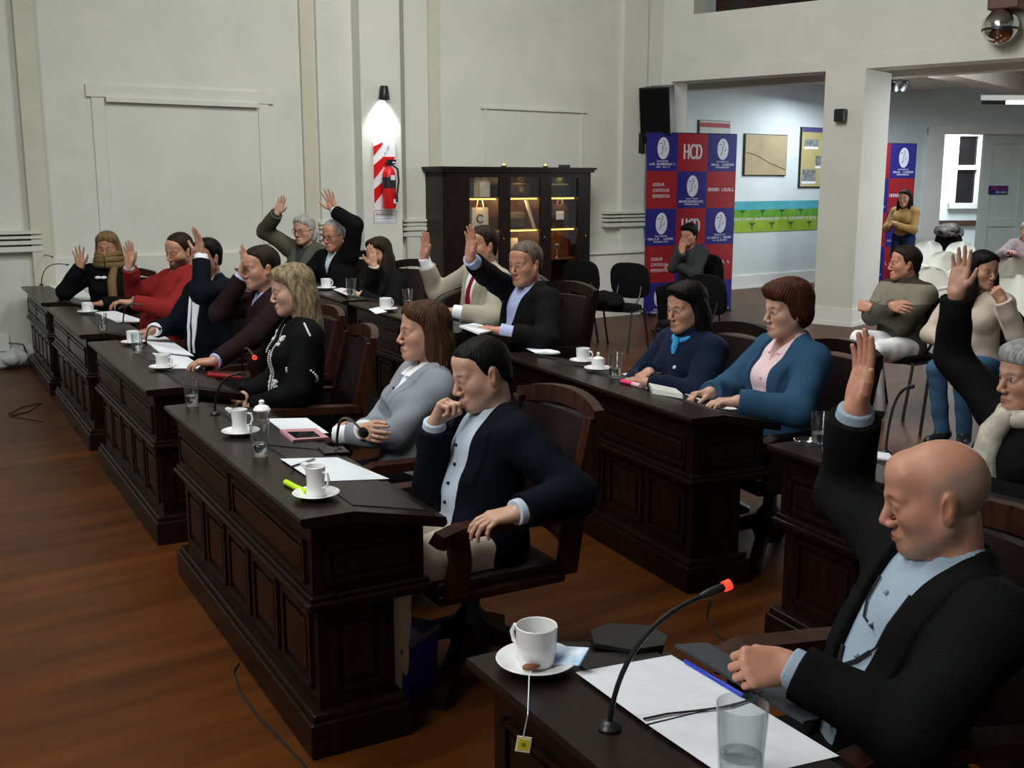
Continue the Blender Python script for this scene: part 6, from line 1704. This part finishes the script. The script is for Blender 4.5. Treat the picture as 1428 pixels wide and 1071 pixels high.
for (px, py, z, w, s) in ((268, 566, DH, 'at the far end of the foreground desk', 1.0), (363, 636, DH, 'beside the milk jug', 1.0), (192, 492, DH, 'by the cup with the yellow tag', .95),
                          (143, 462, DH, 'on the desk of the man in red', 1.0), (95, 414, DH, 'on the far left desk near its papers', 1.0), (30, 393, DH, 'at the far left end by the wall', 1.0), (51, 396, DH, 'beside the small brown box', 1.0),
                          (858, 527, DH, 'right of the sugar bowl', 1.05), (1143, 622, DH, 'standing alone on the desk behind the raised arm', 1.05),
                          (569, 430, D3, 'behind the head of the woman with crossed arms', 1.1), (490, 414, D3, 'before the woman with long dark hair', 1.15), (383, 392, D3, 'at the back near the olive coat', 1.1)):
    glass_at(px, py, z, w, s)
glass_at(1031, 1098, DH - .03, 'on the white papers in the near corner', 1.25).rotation_euler = (0, 0, .3)
# ---- milk jug on its saucer, sugar shaker, sugar bowl
q = on(336, 606, DH); q.z = DH + .0006
put('saucer', q, 'white saucer under the milk jug', 'saucer', 'white saucers on the desks', 0, 1.0)
q2 = q + Vector((-.004, 0, .0062))
j = MB().lathe([(0, .003), (.026, .003), (.030, 0), (.031, .01), (.028, .045), (.031, .085), (.033, .095), (.031, .096), (.029, .085), (.026, .045), (.027, .012), (0, .01)], 26).build('milk_jug', M_china, None, True)
j.location = q2; tag(j, 'small white milk jug on a saucer, left of the water glass', 'jug')
MB().prism([(-.031, .080), (-.052, .098), (-.050, .101), (-.029, .098)], 'y', -.012, .012).build('spout', M_china, j)
MB().tube([(.029, 0, .08), (.047, 0, .078), (.053, 0, .058), (.045, 0, .036), (.028, 0, .030)], .0042).build('handle', M_china, j, True)
q = on(441, 694, DH); q.z = DH + .0006
put('saucer', q, 'white saucer beside the yellow highlighter', 'saucer', 'white saucers on the desks')
dup(j, q + Vector((0, 0, .0062)), math.radians(170 - 200), 'small white milk jug on the saucer beside the yellow highlighter')
q = on(366, 590, DH); q.z = DH
t = MB().lathe([(0, 0), (.028, 0), (.030, .01), (.026, .035), (.033, .055), (.0325, .056), (.025, .036), (.027, .012), (0, .009)], 22).build('sugar_shaker', M_glass, None, True)
t.location = q; tag(t, 'glass sugar pot with a peaked white lid behind the milk jug', 'sugar pot')
MB().lathe([(.0345, .054), (.036, .058), (.026, .072), (.012, .078), (.010, .084), (.012, .092), (.006, .098), (0, .099)], 22).build('lid', M_china, t, True)
q = on(834, 517, DH); q.z = DH + .0006
put('saucer', q, 'white saucer under the lidded sugar bowl', 'saucer', 'white saucers on the desks')
b = MB().lathe([(0, .003), (.030, .003), (.034, .012), (.036, .05), (.033, .056), (0, .056)], 24).build('sugar_bowl', M_china, None, True); b.location = q + Vector((0, 0, .0062)); tag(b, 'white sugar bowl with knobbed lid between cup and glass', 'sugar bowl')
MB().lathe([(.034, .0565), (.034, .060), (.014, .070), (.006, .072), (.006, .080), (.009, .086), (.006, .092), (0, .093)], 20).build('lid', M_china, b, True)
# ---- gooseneck microphones
def mic(name_label, base, tip, bend, ring=False, foam=False):
    base, tip = Vector(base), Vector(tip)
    root = empty('gooseneck_microphone', base); tag(root, name_label, 'microphone', 'gooseneck microphones on the desks')
    v = tip - base; mid = Vector((v.x * bend[0], v.y * bend[0], v.z * bend[1]))
    MB().lathe([(0, 0), (.020, 0), (.022, .004), (.018, .010), (.009, .016), (0, .016)], 20).build('base', M_blackp, root, True)
    pts = []
    for i in range(15):
        f = i / 14; a = (1 - f) ** 2; b_ = 2 * f * (1 - f); c = f * f; pts.append(Vector((0, 0, .015)) * a + mid * b_ + v * c)
    MB().tube(pts, [.005] * 12 + [.0045] * 3, 8).build('gooseneck', M_blackm, root, True)
    d = (pts[-1] - pts[-2]).normalized(); R = frame_T(v, d.orthogonal().normalized(), d.cross(d.orthogonal().normalized()), d)
    r = .016 if foam else .0085
    MB().lathe([(0, -.004), (r * .7, -.002), (r, .012), (r, .042), (r * .7, .054), (0, .058)], 14, R).build('head', M_blackf if foam else M_blackp, root, True)
    if ring: MB().lathe([(.0045, .050), (.0100, .050), (.0100, .064), (.0045, .064)], 14, R, closed=True).build('light_ring', M_redled, root, True)
    return root
def Z(p, z): p = Vector(p); p.z = z; return p
mic('microphone with a glowing red ring in front of the bald man', Z(on(850, 1016, DH), DH), at(978, 832, 1.88), (.12, .85), True)
mic('microphone with black foam head, before the woman with crossed arms', P_('A', True, 470, 628), at(505, 601, 3.55), (.05, 1.0), False, True)
mic('microphone with a glowing red ring before the blonde woman', P_('B', True, 338, 524), at(354, 497, 4.75), (.1, .8), True)
mic('microphone at the far end of the foreground desk, rising before the embroidered tunic', Z(on(300, 578, DH), DH), at(330, 522, 4.32), (.1, .8))
mic('microphone rising from the papers of the man with the lanyard', Z(on(204, 486, DH), DH), at(222, 458, 5.55), (.1, .8))
mic('microphone on the desk of the man in the red sweater', Z(on(172, 452, DH), DH), at(195, 425, 6.9), (.1, .9))
mic('left microphone of the two on the far left desk', Z(on(44, 384, DH), DH), at(72, 358, 10.1), (.2, 1.0))
mic('right microphone of the two on the far left desk', Z(on(58, 398, DH), DH), at(93, 369, 9.3), (.1, .9))
mic('microphone between the papers of the woman in navy fleece', Z(on(903, 543, DH), DH), at(917, 521, 4.95), (.1, .9))
mic('microphone behind the raised arm, near the cream scarf', Z(on(1235, 632, DH), DH), at(1268, 540, 3.55), (.1, .8))
mic('microphone leaning before the red tie', Z(on(596, 446, D3), D3), at(634, 403, 6.9), (.1, .8))
# ---- papers
GPp = 'white papers on the desks'
sheet('A', True, ((391, 640), (470, 638), (543, 668), (440, 672)), 'paper_sheet', M_paper, 'white paper sheet behind the cup with the yellow highlighter', 'paper', GPp)
sheet('A', True, ((372, 584), (428, 583), (458, 604), (400, 606)), 'paper_sheet', M_paper, 'white paper sheet behind the pink tablet', 'paper', GPp)
sheet('B', True, ((190, 466), (222, 465), (270, 497), (222, 492)), 'paper_sheet', M_paper, 'white papers in front of the lanyard man, larger stack', 'paper', GPp, .006)
sheet('B', True, ((212, 492), (262, 498), (285, 514), (236, 514)), 'paper_sheet', M_paper, 'white paper sheet under the hand of the man in maroon', 'paper', GPp)
sheet('C', True, ((132, 436), (160, 434), (206, 449), (164, 450)), 'paper_sheet', M_paper, 'white papers before the man in red', 'paper', GPp, .004)
sheet('D', True, ((62, 396), (84, 392), (140, 417), (112, 420)), 'paper_sheet', M_paper, 'white papers spread before the woman with the camel scarf', 'paper', GPp, .004)
sheet('E', False, ((733, 486), (748, 483), (762, 490), (748, 493)), 'paper_sheet', M_paper, 'small paper sheet at the far end of the right desk', 'paper', GPp)
sheet('E', True, ((868, 522), (900, 517), (962, 538), (930, 543)), 'paper_sheet', M_paper, 'white papers under the hand of the woman in navy fleece', 'paper', GPp, .004)
sheet('E', True, ((952, 548), (1003, 541), (1058, 569), (1010, 572)), 'paper_sheet', M_paper, 'white paper sheet before the denim jacket', 'paper', GPp)
sheet('F', True, ((640, 456), (664, 452), (690, 462), (668, 467)), 'open_notebook', M_paper, 'open white notebook before the man in the dark blazer', 'notebook', None, .010)
sheet('F', True, ((514, 431), (528, 429), (540, 435), (524, 438)), 'paper_sheet', M_paper, 'paper sheet beside the cup of the man in beige', 'paper', GPp)
sheet('G', True, ((464, 404), (480, 401), (500, 408), (484, 412)), 'paper_sheet', M_paper, 'white papers before the woman with long dark hair', 'paper', GPp, .004)
sheet('I', False, ((1212, 630), (1240, 634), (1246, 643), (1214, 639)), 'paper_sheet', M_paper, 'blue edged papers behind the bald head', 'paper', GPp, .006)
sheet('J', True, ((803, 938), (936, 914), (1041, 977), (902, 1010)), 'paper_sheet', M_paper, 'upper white paper sheet in the near corner, with the blue pen', 'paper', GPp)
sheet('J', True, ((905, 1012), (1043, 978), (1170, 1055), (1020, 1090)), 'paper_sheet', M_paper, 'lower white paper sheet in the near corner, under the water glass', 'paper', GPp)
# ---- single things
def bar(a, b, r, name, mats, label, cat, cap=None, group=None, flat=1.0):
    a, b = Vector(a), Vector(b); u = (b - a).normalized()
    o = tag(MB().tube([a, a + u * .004, b - u * .004, b], [r * .7, r, r, r * .6], 10).build(name, mats, None, True), label, cat, group)
    if cap: e = MB().tube([a + u * (b - a).length * .62, b + u * .001], r * 1.12, 10).build('cap', cap, None, True); e.parent = o
    return o
M_hi = pm('fluorescent_yellow', (.55, .85, .01), (.6, .9, .02), rough=.35)
up = Vector((0, 0, .010))
bar(on(398, 676, DH) + up, on(428, 692, DH) + up, .010, 'highlighter_pen', M_hi, 'fluorescent yellow highlighter beside the cup', 'highlighter', M_hi)
M_pk = pm('fluorescent_pink', (.85, .03, .16), (.9, .05, .2), rough=.35)
bar(on(866, 534, DH) + up, on(893, 541, DH) + up, .010, 'highlighter_pen', M_pk, 'pink highlighter on the right desk before the glass', 'highlighter', pm('pale_pink_plastic', (.8, .5, .55), rough=.3))
M_pinkc = pm('pink_case', s2l(196, 142, 148), s2l(202, 150, 156), rough=.4)
o = sheet('A', True, ((390, 602), (440, 600), (458, 613), (408, 617)), 'tablet', M_pinkc, 'pink cased tablet behind the water glass on the foreground desk', 'tablet', None, .010)
o2 = sheet('A', True, ((400, 602.5), (437, 601.5), (447, 609), (412, 611)), 'screen', pm('dark_screen', (.012, .012, .014), rough=.12), 'x', 'x', None, .001, .0102)
for k in ('label', 'category'): del o2[k]
o2.parent = o
o = sheet('A', True, ((444, 626), (478, 625), (487, 633), (452, 635)), 'mobile_phone', M_blackp, 'black phone beside the foam headed microphone', 'phone', None, .008)
n_ = sheet('B', True, ((290, 519), (338, 522), (336, 529), (288, 526)), 'red_pen_case', pm('red_vinyl', (.30, .02, .025), (.36, .03, .03), rough=.35), 'red case beside the hand on the blonde woman desk', 'case', None, .012)
o = sheet('E', False, ((904, 540), (942, 548), (952, 556), (910, 549)), 'white_case', M_plast, 'white glasses case on the edge of the right desk', 'case', None, .022)
q = on(765, 497, DH); heap('crumpled_tissue', (q.x, q.y, DH + .02), (.060, .04, .014), M_paper, 'crumpled white tissue left of the cup on the right desk', 8, 'tissue')
mb = MB()
for dx in (0, .055):
    c = P_('E', True, 985, 546) + Vector((dx * .5, -dx, .022)); mb.tube([c + Vector((.02 * math.cos(q), -.010 * math.cos(q), .02 * math.sin(q))) for q in [i * math.pi / 8 for i in range(17)]], .002, 6)
c = P_('E', True, 985, 546) + Vector((0, 0, .025)); mb.tube([c + Vector((-.02, .01, 0)), c + Vector((.06, .07, -.015))], .002, 6)
tag(mb.build('reading_glasses', pm('red_frames', (.35, .04, .05), rough=.3), None, True), 'red framed reading glasses lying on the papers before the denim jacket', 'glasses')
q = on(1124, 620, DH); q.z = DH
o = MB().lathe([(0, .002), (.03, .002), (.048, .02), (.046, .021), (.028, .006), (0, .005)], 24).build('glass_dish', M_glass, None, True); o.location = q; tag(o, 'small glass dish left of the lone water glass', 'dish')
q = on(37, 391, DH); tag(MB().box(-.07, .07, -.05, .05, 0, .11, Matrix.Translation(Z(q, DH)) @ Matrix.Rotation(.5, 4, 'Z'), .006).build('brown_box', pm('brown_leatherette', (.05, .022, .014), rough=.5)), 'small brown box between two glasses at the far left end', 'box')
bar(P_('A', True, 405, 653) + Vector((0, 0, .004)), P_('A', True, 438, 642) + Vector((0, 0, .004)), .004, 'ballpoint_pen', M_blackp, 'dark pen lying on the white paper of the foreground desk', 'pen', M_steel)
M_bpen = pm('blue_plastic', (.012, .03, .42), (.02, .05, .5), rough=.25)
bar(P_('J', True, 954, 925) + Vector((0, 0, .006)), P_('J', True, 1036, 974) + Vector((0, 0, .006)), .0045, 'ballpoint_pen', M_bpen, 'blue pen on the white papers in the near corner', 'pen', M_bpen)
# near corner: folder, black pad, tea things, cable
o = sheet('J', True, ((940, 902), (985, 899), (1165, 1000), (1120, 1010)), 'grey_folder', pm('grey_vinyl', (.045, .048, .056), (.055, .058, .066), rough=.5), 'dark grey folder between the papers and the bald man', 'folder', None, .006)
o = sheet('J', True, ((822, 884), (850, 874), (905, 878), (930, 892), (925, 905), (880, 912), (828, 903)), 'black_pad', M_blackp, 'flat black pad at the far end of the near corner desk', 'pad', None, .010)
sd = qT + Vector((.042, .022, .016))
o = tag(MB().box(-.040, .040, -.026, .026, 0, .004, Matrix.Translation(sd + Vector((.022, -.026, .008))) @ Matrix.Rotation(-.5, 4, 'Z') @ Matrix.Rotation(.38, 4, 'X') @ Matrix.Rotation(-.2, 4, 'Y'), .0015).build('sugar_packet', pm('packet_blue', s2l(150, 190, 225), s2l(226, 234, 244), rough=.5, scale=30)), 'pale blue sugar packet on the saucer of the near cup', 'packet')
heap('used_tea_bag', tuple(qT + Vector((-.012, -.048, .020))), (.018, .010, .006), pm('wet_tea', (.16, .06, .03), (.24, .10, .05), rough=.6), 'used tea bag lying on the saucer of the near cup', 11, 'tea bag')
tb = bpy.data.objects.get('used_tea_bag')
dj = desks['J'].matrix_basis; fn_ = (dj.to_3x3() @ Vector((0, 1, 0))).normalized(); fp0 = dj @ Vector((0, .026, 0))
pt0 = qT + Vector((-.012, -.060, .018)); pe = onplane(730, 1038, fp0, fn_); pk = onplane(736, 985, fp0, fn_); pk.z = min(pk.z, DH + .002)
st = MB().tube([pt0, qT + Vector((-.016, -.084, .020)), pk, Vector((pe.x, pe.y, pe.z + .016))], .0012, 6).build('string', M_paper, None); st.parent = tb
tg = MB().box(-.014, .014, -.001, .001, -.016, .016, Matrix.Translation(pe) @ Matrix.Rotation(.15, 4, 'Y'), .0006).build('tag', pm('tag_cream', s2l(236, 232, 190), rough=.6), None); tg.parent = tb
e = MB().box(-.010, .010, -.0014, -.0009, -.011, .011, Matrix.Translation(pe) @ Matrix.Rotation(.15, 4, 'Y')).build('yellow_print', pm('tag_yellow', (.75, .62, .02), rough=.6), None); e.parent = tb
e = MB().box(-.004, .004, -.0017, -.0013, -.004, .004, Matrix.Translation(pe) @ Matrix.Rotation(.15, 4, 'Y')).build('print_mark', pm('tag_green', (.25, .25, .02), rough=.6), None); e.parent = tb
pts = [P_('J', True, x, y) + Vector((0, 0, .005)) for x, y in ((898, 1006), (930, 999), (975, 994), (1020, 988), (1048, 978), (1062, 968))]
tag(MB().tube(pts, .0024, 6).build('thin_cable', M_blackp, None, True), 'thin black cable lying across the white papers', 'cable')
# ---- floor: bin, cables, wall socket
q = on(576, 988, 0)
o = MB().prism([(-.10, 0), (.10, 0), (.125, .22), (-.125, .22)], 'y', -.085, .085, Matrix.Translation(q + Vector((-.055, .13, 0))) @ Matrix.Rotation(1.1, 4, 'Z')).build('waste_bin', pm('violet_blue_plastic', (.035, .02, .22), (.045, .026, .26), rough=.35))
tag(o, 'small violet blue waste bin on the floor behind the foreground desk end', 'bin')
e = MB().box(-.13, .13, -.092, .092, .205, .225, Matrix.Translation(q + Vector((-.055, .13, 0))) @ Matrix.Rotation(1.1, 4, 'Z'), .004).build('rim', pm('grey_rim', (.12, .12, .16), rough=.4)); e.parent = o
def floor_cable(pts, label, r=.004):
    return tag(MB().tube([on(x, y, r) for x, y in pts], r, 6).build('floor_cable', M_blackp, None, True), label, 'cable')
floor_cable(((333, 925), (325, 938), (335, 965), (360, 1000), (390, 1030), (420, 1062), (436, 1085)), 'black cable on the floor along the front of the foreground desk')
floor_cable(((600, 930), (602, 970), (590, 1005), (572, 1022)), 'black cable on the floor beside the violet bin')
floor_cable(((990, 838), (985, 860), (1000, 885), (1030, 905), (1060, 915)), 'black cable on the floor between the two right desks')
floor_cable(((12, 578), (30, 568), (58, 562), (40, 574), (14, 580), (60, 588)), 'black cable looped on the floor at the far left')
x, z = wp(5, 478, .06)
o = tag(wb(MB(), x - .05, x + .05, .05, .09, z - .08, z + .08, .006).build('power_socket', M_white), 'white socket box low on the left wall', 'socket')
e = MB().tube([WL + wu * (x + .04) + wn * .1 + Vector((0, 0, z)), WL + wu * (x + .16) + wn * .14 + Vector((0, 0, z - .02)), WL + wu * (x + .22) + wn * .16 + Vector((0, 0, z - .25)), WL + wu * (x + .2) + wn * .2 + Vector((0, 0, .02)), WL + wu * (x - .1) + wn * .3 + Vector((0, 0, .012))], .008, 8).build('cord', M_blackp, None, True); e.parent = o
q = WL + wu * (x + .06) + wn * .17; heap('white_cable_bag', (q.x, q.y, .07), (.12, .10, .09), pm('white_bag_plastic', s2l(205, 208, 205), rough=.4), 'white plastic bag of cables on the floor by the left wall', 21, 'bag')
